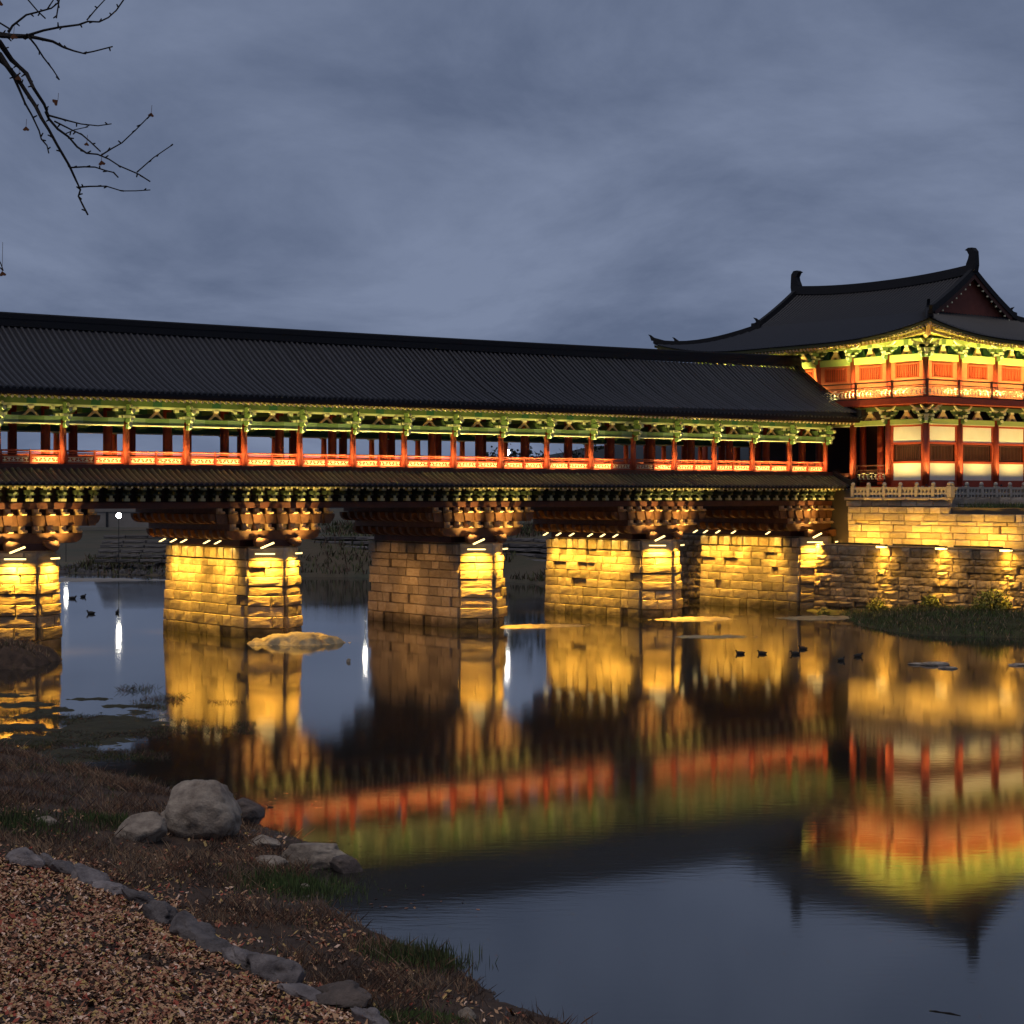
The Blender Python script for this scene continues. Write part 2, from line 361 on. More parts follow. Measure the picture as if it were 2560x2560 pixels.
frog = m.mesh('frog_leg_bracket', [M['ochre'], M['cream']])
for n in range(NB0, NB1):
    for w in (0, 8.4):
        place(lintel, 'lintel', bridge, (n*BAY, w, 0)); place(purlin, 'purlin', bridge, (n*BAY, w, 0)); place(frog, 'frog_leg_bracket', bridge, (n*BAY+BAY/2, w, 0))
# inner tie beams (dark, with arch struts seen as silhouettes) and cross beams
m = MB(); m.mi = 0; m.box(0, BAY, -.09, .09, H(3.32), H(3.54)); m.prism([(.75, H(3.54)), (BAY-.75, H(3.54)), (BAY-1.2, H(3.78)), (BAY-1.5, H(3.9)), (1.5, H(3.9)), (1.2, H(3.78))], 'y', -.06, .06)
m.mi = 1; m.box(0, BAY, -.11, .11, H(3.26), H(3.32))
inner = m.mesh('inner_tie_beam', [M['green_dark'], M['cream']])
m = MB(); m.mi = 0; m.box(-.13, .13, .2, 8.2, H(3.95), H(4.25)); m.mi = 0; m.box(-.11, .11, 2.1, 6.3, H(5.0), H(5.3))
cross = m.mesh('cross_beam', [M['green'], M['green_pale']])
for n in range(NB0, NB1+1):
    place(cross, 'cross_beam', bridge, (n*BAY, 0, 0))
    if n < NB1: place(inner, 'inner_tie_beam', bridge, (n*BAY, 6.3, 0))
# railing: two panels per bay
def railing_mesh():
    m = MB(); a, b = .19, 1.63
    m.mi = 0
    m.tube([(a, -.02, H(2.16)), (b, -.02, H(2.16))], .045, 8)
    m.box(a, b, -.03, .03, H(2.03), H(2.07)).box(a, b, -.05, .05, H(1.46), H(1.55)).box(a, b, -.035, .035, H(1.90), H(1.94))
    m.box(b-.03, b+.03, -.05, .05, H(1.46), H(2.22)); m.box(a-.02, a+.02, -.04, .04, H(1.46), H(2.14))
    m.mi = 1; m.box(a, b, .03, .05, H(1.55), H(1.90))
    return m.mesh('railing_panel', [M['wood_red'], M['wood_orange']])
def lattice_mesh():
    m = MB(); a, b = .26, 1.56; n = 6; d = (b-a)/n
    for i in range(n):
        x = a+i*d; z = 1.74+(.035 if i % 2 else -.035)
        m.box(x+.015, x+d-.035, -.01, .028, H(z-.018), H(z+.018)); m.box(x+d*.5-.012, x+d*.5+.012, -.01, .028, H(1.66), H(1.82))
    m.box(a, b, -.012, .028, H(1.83), H(1.85)); m.box(a, b, -.012, .028, H(1.63), H(1.65))
    return m.mesh('railing_lattice', M['cream'])
rlm, ltt = railing_mesh(), lattice_mesh()
fixm = MB().box(0, 1.1, -.05, .05, 0, .05).mesh('strip_light_housing', M['metal'])
UNLIT = {(-1, 0), (0, 0), (-2, 0), (10, 1), (11, 0)}
for n in range(NB0, NB1):
    for hf in (0, 1):
        r_ = place(rlm, 'railing_panel', bridge, (n*BAY+hf*1.47+.0, 0, 0)); place(ltt, 'railing_lattice', r_)
        if n >= -2 and (n, hf) not in UNLIT:
            hs = place(fixm, 'strip_light', bridge, (n*BAY+.38+hf*1.5, -.36, H(1.50)))
            area(hs, (.55, 0, .07), (.55, .42, .55), 24, (1, .60, .20), 1.2, .05, up='X', spread=150)
            area(hs, (.55, -.02, .08), (.55, -.10, 1.0), 95, LIME, 1.2, .05, up='X', spread=100)
    rf = place(rlm, 'railing_panel', bridge, (n*BAY, 8.4, 0)); place(rlm, 'railing_panel', bridge, (n*BAY+1.47, 8.4, 0))
    if n >= -2 and n % 1 == 0:
        hs = place(fixm, 'strip_light', bridge, (n*BAY+1.1, 7.75, H(1.47)))
        area(hs, (.55, 0, .07), (.55, .42, 1.2), 26, GOLD, 1.2, .06, up='X', spread=140)
    if n >= -2:
        hs = place(fixm, 'strip_light', bridge, (n*BAY+1.1, .55, H(1.47)))
        area(hs, (.55, 0, .07), (.55, -.16, 1.2), 13, LIME, 1.2, .06, up='X', spread=80)
# column-foot uplights for the bracket clusters
pucka = MB().tube([(0, 0, 0), (0, 0, .10)], .06, 8).mesh('uplight_housing', M['metal'])
for n in range(NB0+1, NB1+1):
    h_ = place(pucka, 'column_uplight', bridge, (n*BAY+.30, -.42, H(1.40)))
    spot(h_, (0, 0, .13), (-.16, .12, 2.6), 330 if n not in (10, 11) else 50, LIME, 34, .7, .05)
# eave bracket row under the skirt roof
m = MB(); m.mi = 0
m.prism([(-.2, H(.26)), (-1.15, H(.26)), (-1.22, H(.16)), (-1.10, H(.05)), (-.2, H(.05))], 'x', -.07, .07)
m.prism([(-.2, H(-.04)), (-.86, H(-.04)), (-.98, H(-.12)), (-.80, H(-.26)), (-.2, H(-.26))], 'x', -.07, .07)
m.prism(curved_arm(.26, H(.0), H(.1), .1), 'y', -1.0, -.9)
m.mi = 1
m.box(-.15, .15, -1.16, -.90, H(.27), H(.42)); m.box(-.14, .14, -1.02, -.74, H(-.28), H(-.14)); m.box(-.07, .07, -.98, -.90, H(-.14), H(.02))
M['green_shaded'] = mat('shade_darkened_green_paint', (.038, .052, .026), .6, (.026, .036, .018), 2)  # bracket green darkened in its colour to read as unlit between piers
M['pale_shaded'] = mat('shade_darkened_pale_green_paint', (.36, .34, .19), .6)  # pale bracket ends dimmed the same way, shade put into the colour
ebm = m.mesh('skirt_bracket', [M['green_shaded'], M['pale_shaded']])
s = S0+.41
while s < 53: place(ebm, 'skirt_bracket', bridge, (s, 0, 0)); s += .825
MB().box(S0, 53.4, -1.14, -.96, H(.42), H(.50)).build('skirt_purlin', M['green'], bridge)

# ================================================================== STONE
def stone_variants(mname, k, amp=.05, seed=1, name='stone_block'):
    r = random.Random(seed); res = []
    for i in range(k):
        vs = []; n = 3; g = .035
        for j in range(n+1):
            for ii in range(n+1):
                x = [g, .34+r.uniform(-.05, .05), .67+r.uniform(-.05, .05), 1-g][ii]; z = [g*1.6, .34, .67, 1-g*1.6][j]
                e = (ii in (0, n)) or (j in (0, n))
                vs.append((x, r.uniform(-amp, .0) if e else r.uniform(-amp*2.2, -amp*.4), z))
        fs = [(j*(n+1)+ii, j*(n+1)+ii+1, (j+1)*(n+1)+ii+1, (j+1)*(n+1)+ii) for j in range(n) for ii in range(n)]
        o = len(vs); vs += [(0, .10, 0), (1, .10, 0), (1, .10, 1), (0, .10, 1), (0, 1, 0), (1, 1, 0), (1, 1, 1), (0, 1, 1)]
        bt = [0, 1, 2, 3]; tp = [12, 13, 14, 15]; lf = [0, 4, 8, 12]; rt = [3, 7, 11, 15]
        fs += [tuple([o, o+1]+bt[::-1]), tuple([o+2, o+3]+tp), tuple([o+3, o]+lf), tuple([o+1, o+2]+rt[::-1])]
        fs += [(o, o+4, o+5, o+1), (o+3, o+2, o+6, o+7), (o, o+3, o+7, o+4), (o+1, o+5, o+6, o+2)]
        m = MB(); m.add(vs, fs); res.append(m.mesh(name, M[mname]))
    return res
SV = stone_variants('stone', 5, .05, 1); SVR = stone_variants('rough_stone', 5, .14, 2); SVN = stone_variants('rough_stone', 5, .075, 12)
def courses(z0, z1, hs, r):
    out = []; z = z0
    while z < z1-.05:
        h = r.uniform(*hs)
        if z1-z-h < hs[0]*.6: h = z1-z
        out.append((z, z+h)); z += h
    return out
def wall_blocks(parent, p0, p1, zs, ws, variants, r, jit=.03, depth=.35, lean=0, ztop=None, skip=None, gap=.012, hole=0, name='stone_block', offs=None):
    p0 = Vector(p0); p1 = Vector(p1); d = p1-p0; Ln = d.length; d = d/Ln; inn = Vector((-d.y, d.x)); ang = math.atan2(d.y, d.x); c = 0
    for zi, (a, b) in enumerate(zs):
        x = 0; out_ = (ztop-(a+b)/2)*lean if ztop is not None else 0
        if offs: out_ += offs[zi % len(offs)]
        while x < Ln-.02:
            w = r.uniform(*ws)
            if Ln-x-w < ws[0]*.7: w = Ln-x
            if hole and r.random() < hole: j = -.16
            else: j = r.uniform(-jit, jit)
            if skip is None or not skip(x, a, w, b-a):
                p = p0+d*(x+gap)-inn*(out_+j)
                place(r.choice(variants), name, parent, (p.x, p.y, a+gap), (0, 0, ang), (w-2*gap, depth, b-a-2*gap)); c += 1
            x += w
    return c
# ================================================================== PIERS
heart = []
for i in range(13):
    a = math.pi*(1.05-i/12*1.0); heart.append((.0+.27*math.cos(a)+.02, .17*math.sin(a)+.14))
heart = [(-.30, .02), (-.33, .14), (-.26, .27), (-.14, .31), (-.03, .25), (.04, .28), (.16, .24), (.34, .22), (.34, .12), (-.10, -.10), (-.24, -.08)]
# s-direction tier beam with curved ends; cross ends
def tier_beam(L_, z0, z1, wd):
    c = .34; h = z1-z0
    P = [(-L_, z1), (-L_+.02, z1-h*.35), (-L_+.12, z1-h*.7), (-L_+.34, z0+h*.06), (-L_+.6, z0), (L_-.6, z0), (L_-.34, z0+h*.06), (L_-.12, z1-h*.7), (L_-.02, z1-h*.35), (L_, z1)]
    return MB().prism([(a, H(b)) for a, b in P], 'y', -wd/2, wd/2)
tb1 = tier_beam(2.75, -2.28, -1.80, .30).mesh('lower_corbel_beam', M['timber'])
tb2 = tier_beam(3.68, -1.46, -.95, .30).mesh('upper_corbel_beam', M['timber'])
M['end_paint'] = mat('pale_orange_beam_end_paint', (.52, .33, .17), .6, (.40, .23, .11), 4)
def cross_mesh(z0, z1, name):
    m = MB(); h = z1-z0
    m.prism([(8.9, H(z1)), (-.5, H(z1)), (-.5, H(z0+.02)), (8.9, H(z0+.02))], 'x', -.12, .12)
    m.mi = 1; m.prism([(-.36, H(z1-.01)), (-.56, H(z1-.01)), (-.56, H(z0+h*.48)), (-.80, H(z0+h*.48)), (-.90, H(z0+h*.2)), (-.74, H(z0)), (-.36, H(z0))], 'x', -.13, .13)
    return m.mesh(name, [M['timber'], M['end_paint']])
cr1 = cross_mesh(-1.80, -1.46, 'lower_cross_beam'); cr2 = cross_mesh(-.95, -.645, 'upper_cross_beam')
trap = MB().prism([(-.17, H(-1.45)), (.17, H(-1.45)), (.27, H(-.96)), (-.27, H(-.96))], 'y', -.60, -.42).mesh('bearing_block', M['timber'])
trap0 = MB().prism([(-.12, H(-2.2)), (.12, H(-2.2)), (.2, H(-1.82)), (-.2, H(-1.82))], 'y', -.62, -.46).mesh('bearing_block', M['timber'])
heartm = MB().prism([(a*1.15, H(-2.52)+b*1.25) for a, b in heart], 'y', -.15, .15).mesh('heart_console', M['timber'])
capm = stone_variants('stone', 3, .03, 9, 'cap_stone')
PIER_S = [-1.95, 11.4, 24.75, 38.1, 51.5]
PL = ['leftmost stone bridge pier cut by the frame edge, mound of earth at its foot',
      'second stone bridge pier from the left with a yellow lit sandbar at its nose',
      'third stone bridge pier whose long side carries no lamps and glows dull orange',
      'fourth stone bridge pier with six bright lamps along its long side and a ladder-lit nose',
      'rightmost stone bridge pier built against the rubble river wall']
barm = MB().box(-.5, .5, -.05, .05, -.04, .04).mesh('light_bar', M['glow'])
barh = MB().box(-.52, .52, -.05, .05, .04, .09).mesh('light_bar_housing', M['metal'])
barsm = MB().box(-.34, .34, -.05, .05, -.04, .04).mesh('light_bar', M['glow'])
mbd = MB(); mbd.prism([(-.06, .07), (-.02, .10), (.30, -.05), (.34, -.09), (.26, -.09)], 'x', -.06, .06); M['glow_s'] = mat('side_lamp_glow', (1, .8, .5), .5, emit=(1, .74, .30), es=2.6)
dashm = mbd.mesh('side_lamp', M['glow_s'])
for pi, sp in enumerate(PIER_S):
    pr = random.Random(30+pi)
    P = empty('bridge_pier', wp(sp, 0, 0), BR, PL[pi], 'bridge pier', 'stone piers under the covered bridge')
    a, wf, wc, wt = 1.5, 8.8, -.4, -1.5
    zb, zc0, zc1 = -.9, H(-3.34), H(-2.68)
    base = .35
    # core
    def hexa(o): return [(-a+o, wf-o), (-a+o, wc+o*.5), (0, wt+o*1.3), (a-o, wc+o*.5), (a-o, wf-o), (0, wf+1.1-o)]
    mb = MB(); mb.prism(hexa(.20), 'z', zb, zc1); mb.build('pier_core', M['dark_stone'], P)
    mb = MB(); mb.prism([(x*1.0, y) for x, y in hexa(.04)], 'z', zc1, zc1+.05); mb.build('pier_top_slab', M['rough_stone'], P)
    cs = [(base-.45, base+.22)]; z = base+.22
    hh = [.58, .56, .52, .50, .48, .46, .44]
    for h in hh:
        cs.append((z, min(z+h, zc0))); z += h
    if z < zc0: cs[-1] = (cs[-1][0], zc0) if zc0-z < .25 else cs[-1]
    if z < zc0-.25: cs.append((z, zc0))
    cs = [(p, q) for p, q in cs if q-p > .1]
    wall_blocks(P, (-a, wf), (-a, wc), cs, (.55, 1.5), SV, pr, .018, .3, .045, zc1, hole=.085)
    wall_blocks(P, (-a-.10, wf), (-a-.10, wc+.1), [(zc0, zc1)], (.5, .95), capm, pr, .06, .36, 0, zc1, gap=.045, name='cap_stone')
    offs = [.02, .10, .03, .09, .02, .08, .0, .06]
    wall_blocks(P, (-a, wc), (0, wt), cs, (.8, 1.9), SVN, pr, .02, .34, .045, zc1, hole=.03, offs=offs)
    wall_blocks(P, (0, wt), (a, wc), cs, (.8, 1.9), SVN, pr, .02, .34, .045, zc1, hole=.03, offs=offs)
    wall_blocks(P, (-a, wc), (0, wt), [(zc0, zc1)], (.9, 1.9), SV, pr, .02, .3, 0, zc1)
    wall_blocks(P, (0, wt), (a, wc), [(zc0, zc1)], (.9, 1.9), SV, pr, .02, .3, 0, zc1)
    # timber
    MB().box(-.75, .75, -.75, 9.0, zc1+.05, H(-2.28)).build('bolster', M['wood_dark'], P)
    MB().box(-1.6, 1.6, .3, 8.2, H(-2.62), H(-2.28)).build('bolster', M['wood_dark'], P)
    for sx in (-1, 1):
        o = place(heartm, 'heart_console', P, (sx*.98, wc-.42, 0), (0, 0, 0), (1 if sx < 0 else -1, 1, 1))
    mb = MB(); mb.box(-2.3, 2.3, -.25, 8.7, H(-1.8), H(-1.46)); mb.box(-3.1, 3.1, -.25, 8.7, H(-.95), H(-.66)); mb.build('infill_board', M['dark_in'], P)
    for i in range(12):
        w = -.32+i*.81
        place(tb1, 'lower_corbel_beam', P, (0, w, 0)); place(tb2, 'upper_corbel_beam', P, (0, w, 0))
    for i in range(-3, 5):
        if pi == 4 and i > 2: continue
        x = (i-.5)*.69; place(cr1, 'lower_cross_beam', P, (x, -.02, 0))
    for i in range(-4, 6):
        if pi == 4 and i > 2: continue
        x = (i-.5)*.71; place(cr2, 'upper_cross_beam', P, (x, -.02, 0)); place(trap, 'bearing_block', P, (x, .0, 0))
    # nose lamps: bars standing off the two facets, lighting the stones below
    f1 = Vector((-a/2, (wc+wt)/2)); f2 = Vector((a/2, (wc+wt)/2)); an = math.atan2(wt-wc, a)
    for f, ag, me, ln in ((f1, an, barm, 1.0), (f2, -an, barsm, .7)):
        inn = Vector((-math.sin(ag), math.cos(ag))); p = f-inn*.42
        b_ = place(me, 'light_bar', P, (p.x, p.y, H(-2.98)), (0, 0, ag)); place(barh, 'light_bar_housing', b_, sc=(ln, 1, 1))
        area(b_, (0, -.12, -.07), (0, .34, -1.9), 480 if me is barm else 350, WARM, ln, .06, up='X', spread=125)
        spot(b_, (0, -.1, -.08), (0, -.75, -4), 900, WARM, 100, 1, .1)
    # slanted bar throwing light up on the corbels
    b_ = place(barsm, 'light_bar', P, (-.95, wc-1.05, H(-2.55)), (0, -.35, 0), (1.15, 1, 1)); place(barh, 'light_bar_housing', b_, sc=(.68, 1, 1), loc=(0, 0, -.13))
    spot(P, (-1.0, wc-1.25, H(-2.45)), (-1.2, wc+.1, H(-1.1)), 520, GOLD, 84, .9, .06)
    spot(P, (-1.0, wc-1.25, H(-2.45)), (-1.0, wc-1.0, H(.2)), 1700, GOLD, 80, .9, .06)
    if pi < 4:
        spot(P, (1.1, wc-1.25, H(-2.45)), (1.4, wc+.1, H(-1.1)), 520, GOLD, 84, .9, .06)
        spot(P, (1.1, wc-1.25, H(-2.45)), (1.4, wc-1.0, H(.2)), 1700, GOLD, 80, .9, .06)
    # side lamps under the corbels
    ws = {0: (1, 2, 3, 5, 6), 1: (1.1, 2.3, 4.9, 6.1, 7.4), 2: (), 3: (.9, 2.1, 3.3, 5.1, 6.4, 7.7), 4: (1.5, 4.7, 6.2, 7.4, 8.4)}[pi]
    for w in ws:
        d_ = place(dashm, 'side_lamp', P, (-2.30, w, H(-2.42)), (0, 0, math.pi/2+.0))
        spot(P, (-2.30, w+.1, H(-2.50)), (-1.66, w+.1, H(-6)), 1500, WARM, 74, 1, .16)
        spot(P, (-1.9, w, H(-2.5)), (-1.5, w, H(-3.1)), 30, GOLD, 80, .5, .05)
    if ws: area(P, (-2.45, 4.6, H(-2.46)), (-1.5, 4.6, H(-4.6)), 240, WARM, 7.0, .12, up='Y', spread=120)  # fill strip added to spread the side glow, has no fixture
    if pi == 1:  # unseen floods added to brighten the next pier's lampless side
        spot(P, (1.8, 2.0, H(-2.7)), (11.8, 2.4, H(-6.1)), 2000, (1, .50, .13), 42, .6, .25); spot(P, (1.8, 6.0, H(-2.7)), (11.8, 6.2, H(-6.1)), 2000, (1, .50, .13), 42, .6, .25)
        mbx = MB(); mbx.box(1.5, 1.74, 2.8, 3.2, H(-2.74), H(-2.5)); mbx.build('added_flood_housing', M['metal'], P)

# ================================================================== PAVILION
PS, PW = 55.0, -6.54
pav = empty('gate_pavilion', wp(PS, PW, 0), BR, 'two storey wooden gate pavilion with curved hip and gable roof at the bridge end', 'pavilion')
ca = [0, 3.22, 6.83, 10.13, 13.35, 16.4]; cb = [0, 3.06, 6.14, 9.2, 12.0, 15.0, 17.7, 20.4]
A, B = ca[-1], cb[-1]; ac = A/2; e = 2.6; gw = 4.1; gi = 3.3; gf = 1.4; dg = gi+e; dgf = gf+e; he, hg, hr = 9.92, 12.15, 14.55
BM = (gi+B-gf)/2; BH = (B-gf-gi)/2
def lift(a, b):
    best = 0
    for ax in (-e, A+e):
        for bx in (-e, B+e):
            d = max(abs(a-ax), abs(b-bx)); q = max(0, 1-d/9.0); best = max(best, q)
    return 1.0*best**2.2
def zr(a, b):
    tx = abs(a-ac); T = ac+e; v = (T-tx)/(T-gw); u = min((b+e)/dg, (B+e-b)/dgf)
    inside = gi-1e-6 <= b <= B-gf+1e-6
    if inside:
        if tx <= gw:
            q = (gw-tx)/gw; return hg+(hr-hg)*(.82*q+.18*q*q)+.36*(abs(b-BM)/BH)**2.2*q
        m_ = v
    else: m_ = min(u, v)
    m_ = max(0, min(1, m_))
    return he+(hg-he)*(.72*m_+.28*m_*m_)+lift(a, b)*(1-m_)**1.3*1.0
mb = MB()
NV = 10
for sgn in (-1, 1):
    rows = []
    for j in range(NV+1):
        v = j/NV; tx = (ac+e)-v*(ac+e-gw); a_ = ac+sgn*tx; b0 = -e+v*dg; b1 = B+e-v*dgf
        rows.append([(a_, b0+(b1-b0)*i/40, H(zr(a_, b0+(b1-b0)*i/40))) for i in range(41)])
    mb.grid(rows, flip=sgn < 0)
    rows = []
    for j in range(NV+1):
        tx = gw*(1-j/NV); a_ = ac+sgn*tx
        rows.append([(a_, gi-.5+(B-gf-gi+1.0)*i/40, H(zr(a_, min(max(gi-.5+(B-gf-gi+1.0)*i/40, gi), B-gf)))) for i in range(41)])
    mb.grid(rows, flip=sgn < 0)
    rows = []
    for j in range(NV+1):
        u = j/NV; b_ = -e+u*dg if sgn < 0 else B+e-u*dgf; a0 = -e+u*(ac+e-gw); a1 = A+e-u*(ac+e-gw)
        bq_ = min(b_, gi-2e-3) if sgn < 0 else max(b_, B-gf+2e-3)
        rows.append([(a0+(a1-a0)*i/40, bq_, H(zr(a0+(a1-a0)*i/40, bq_))) for i in range(41)])
    mb.grid(rows, flip=sgn > 0)
proof = mb.build('main_roof', mat('pavilion_roof_bed', (.009, .009, .012), .75), pav, smooth=True)
# tile rows as real raised strips (too small to pick apart)
mb = MB()
def strip(pts, r=.07):
    pts = [Vector(p) for p in pts]; rows = []
    for i, p in enumerate(pts):
        d = (pts[min(i+1, len(pts)-1)]-pts[max(i-1, 0)]); side = Vector((-d.y, d.x, 0)).normalized()*r
        rows.append([tuple(p-side), tuple(p+Vector((0, 0, r*1.1))), tuple(p+side)])
    mb.grid(rows); mb.add([rows[0][0], rows[0][1], rows[0][2]], [(0, 1, 2)])
b = -e+.15
while b < B+e:
    t = min(1, (b+e)/dg, (B+e-b)/dgf); pts = []
    for j in range(0, 9):
        q = t*j/8; a_ = -e+q*(ac+e-gw); pts.append((a_, b, H(zr(a_, b))+.01))
    if gi <= b <= B-gf:
        for j in range(1, 6): a_ = ac-gw*(1-j/5); pts.append((a_, b, H(zr(a_, b))+.01))
    pts[0] = (pts[0][0]-.06, b, pts[0][2]); strip(pts)
    b += .32
a_ = -e+.15
while a_ < A+e:
    t = min(1, min(a_+e, A+e-a_)/(ac+e-gw)); pts = []
    for j in range(0, 9):
        q = t*j/8; b_ = min(-e+q*dg, gi-2e-3); pts.append((a_, b_, H(zr(a_, b_))+.01))
    pts[0] = (a_, pts[0][1]-.06, pts[0][2]); strip(pts)
    a_ += .32
mb.build('roof_tile_rows', M['tile'], proof, kind='stuff')
# ridges
def ridge_path(pts, wd, ht, name):
    m = MB(); pts = [Vector(p) for p in pts]; rows = []
    for i, p in enumerate(pts):
        d = (pts[min(i+1, len(pts)-1)]-pts[max(i-1, 0)]); side = Vector((-d.y, d.x, 0)).normalized()*wd/2
        up = Vector((0, 0, ht)); rows.append([tuple(p-side), tuple(p-side*.8+up), tuple(p+side*.8+up), tuple(p+side)])
    m.grid(rows); m.add(rows[0], [(0, 1, 2, 3)]); m.add(rows[-1], [(3, 2, 1, 0)])
    return m.build(name, M['ridge'], proof)
rp = [(ac, gi-.55+(B-gf-gi+1.1)*i/24) for i in range(25)]
ridge_path([(x, y, H(hr+.36*(abs(y-BM)/BH)**2.2)-.05) for x, y in rp], .5, .62, 'main_ridge')
for sa in (-1, 1):
    for sb in (-1, 1):
        bb = gi-.35 if sb < 0 else B-gf+.35; cx = ac
        ridge_path([(ac+sa*gw*j/8, bb, H(zr(ac+sa*gw*j/8, gi if sb < 0 else B-gf))-.04) for j in range(0, 9)]+[(ac+sa*(gw+.35), bb, H(zr(ac+sa*(gw+.35), gi if sb < 0 else B-gf))+.05)], .42, .46, 'descending_ridge')
        pts = []
        for j in range(0, 11):
            q = 1-j/10; a2 = -e+q*(ac+e-gw); b2 = -e+q*(dg if sb < 0 else dgf)
            a3 = a2 if sa < 0 else A-a2; b3 = b2 if sb < 0 else B-b2; pts.append((a3, b3, H(zr(a3, b3))-.04+(.10 if j == 10 else 0)))
        ridge_path(pts, .40, .40, 'hip_ridge')
        # end ornaments
        for q, sz in ((1.0, .42), (.22, .32), (.0, .36)):
            a2 = -e+q*(ac+e-gw); b2 = -e+q*(dg if sb < 0 else dgf); a3 = a2 if sa < 0 else A-a2; b3 = b2 if sb < 0 else B-b2
            m = MB(); m.prism([(.35*sz, 0), (-.45*sz, 0), (-.75*sz, .8*sz), (-1.1*sz, 1.25*sz), (-.5*sz, 1.1*sz), (0, .7*sz), (.35*sz, .5*sz)], 'y', -.10, .10)
            m.build('ridge_end_ornament', M['ridge'], proof, (a3, b3, H(zr(a3, b3))+.25), math.atan2(sb*1.0, sa*1.0)+math.pi)
for sb in (-1, 1):
    y = gi-.35 if sb < 0 else B-gf+.35
    Pq = [(-.35, -.3), (.55, -.3), (.5, .35), (.30, .75), (.22, 1.05), (.42, 1.38), (.62, 1.46), (.30, 1.62), (-.12, 1.60), (-.38, 1.30), (-.42, .8), (-.45, .2)]
    m = MB(); m.prism([((p if sb < 0 else -p)*.85, q*.85) for p, q in Pq], 'x', -.2, .2)
    m.build('owl_tail_finial', M['ridge'], proof, (ac, y, H(hr+.36)+.35))
# gable wall, pale studs along the rake
mb = MB(); gp = [(ac+gw*(-1+2*i/16), H(zr(ac+gw*(-1+2*i/16), gi))-.10) for i in range(17)]
mb.prism(gp, 'y', gi-.05, gi+.05); mb.build('gable_wall', mat('dull_red_gable_board', (.20, .055, .035), .7, (.14, .04, .026), 2), pav)
for sa in (-1, 1):
    m = MB()
    rows = []
    for j in range(9):
        x = ac+sa*gw*j/8*.97; z_ = H(zr(x, gi)); rows.append([(x, gi-.42, z_-.38), (x, gi-.42, z_-.02), (x, gi-.50, z_-.02), (x, gi-.50, z_-.38)])
    m.grid(rows); m.build('bargeboard', M['wood_dark'], pav)
    for j in range(1, 9):
        x = ac+sa*gw*j/9; z_ = H(zr(x, gi))-.46; MB().box(x-.05, x+.05, gi-.50, gi-.40, z_-.05, z_+.05).build('gable_stud', M['cream'], pav)
m = MB(); m.tube([(ac-gw+gw*2*i/12, gi-.30, H(hg)-.10-.22*math.sin(math.pi*i/12)) for i in range(13)], .17, 6); m.build('gable_foot_ridge', M['ridge'], pav)
# eaves: board and two tiers of rafters, following the corner lift
mb = MB(); rf = MB(); rf2 = MB(); edge = MB()
def eave_side(N_, fn, Ln):
    rows = []
    for i in range(N_+1):
        t = -e+(Ln+2*e)*i/N_; tin = min(max(t, 0), Ln)
        o = fn(t, -e+.08); p = fn(t, -e+.08); z0 = H(he+lift(*o))-.16
        q = fn(tin*.0+min(max(t, -.2), Ln+.2), 0.1)
        rows.append([(o[0], o[1], z0+.12), (o[0], o[1], z0-.06), (q[0], q[1], H(10.32)+lift(*q)*.3)])
    mb.grid(rows)
    n = int((Ln+2*e)/.32)
    for i in range(n):
        t = -e+.2+(Ln+2*e-.4)*i/(n-1); cl = min(max(t, .0), Ln)
        # fan towards the corners
        o = fn(t, -e+.22); q = fn(t+(cl-t)*.9 if True else t, 0)
        l = lift(*o); zo = H(he)-.30+l
        P0 = Vector((q[0], q[1], H(10.2)+.3*lift(*q))); P1 = Vector((o[0], o[1], zo)); mid = P0.lerp(P1, .68)
        rf.tube([P0+Vector((0, 0, -.10)), mid+Vector((0, 0, -.16))], .072, 6)
        rf2.tube([P0.lerp(P1, .5), P1], .062, 4)
        rf.mi = 1; d = (mid-P0).normalized(); rf.tube([mid+Vector((0, 0, -.16)), mid+Vector((0, 0, -.16))+d*.03], .095, 6); rf.mi = 0
        rf2.mi = 1; d = (P1-P0).normalized(); rf2.tube([P1, P1+d*.03], .085, 4); rf2.mi = 0
eave_side(40, lambda t, d: (d, t), B); eave_side(40, lambda t, d: (t, d), A)
eave_side(40, lambda t, d: (A-d, t), B); eave_side(40, lambda t, d: (t, B-d), A)
M['rafter_y'] = mat('yellow_green_rafter', (.44, .38, .08), .6); M['soffit'] = mat('dark_soffit_board', (.09, .085, .03), .7)
mb.build('eave_board', M['soffit'], pav)
rf.build('round_rafters', [M['rafter_y'], M['rafter_end']], pav, kind='stuff'); rf2.build('flying_rafters', [M['rafter_y'], M['rafter_end']], pav, kind='stuff')
# corner beams
for a3, b3 in ((0, 0), (A, 0), (0, B), (A, B)):
    sa = -1 if a3 == 0 else 1; sb = -1 if b3 == 0 else 1
    m = MB(); m.tube([(a3, b3, H(10.1)), (a3+sa*1.3, b3+sb*1.3, H(he+.15)), (a3+sa*2.35, b3+sb*2.35, H(he+lift(a3+sa*2.35, b3+sb*2.35)-.18))], .17, 4); m.build('corner_rafter', M['ochre'], pav)
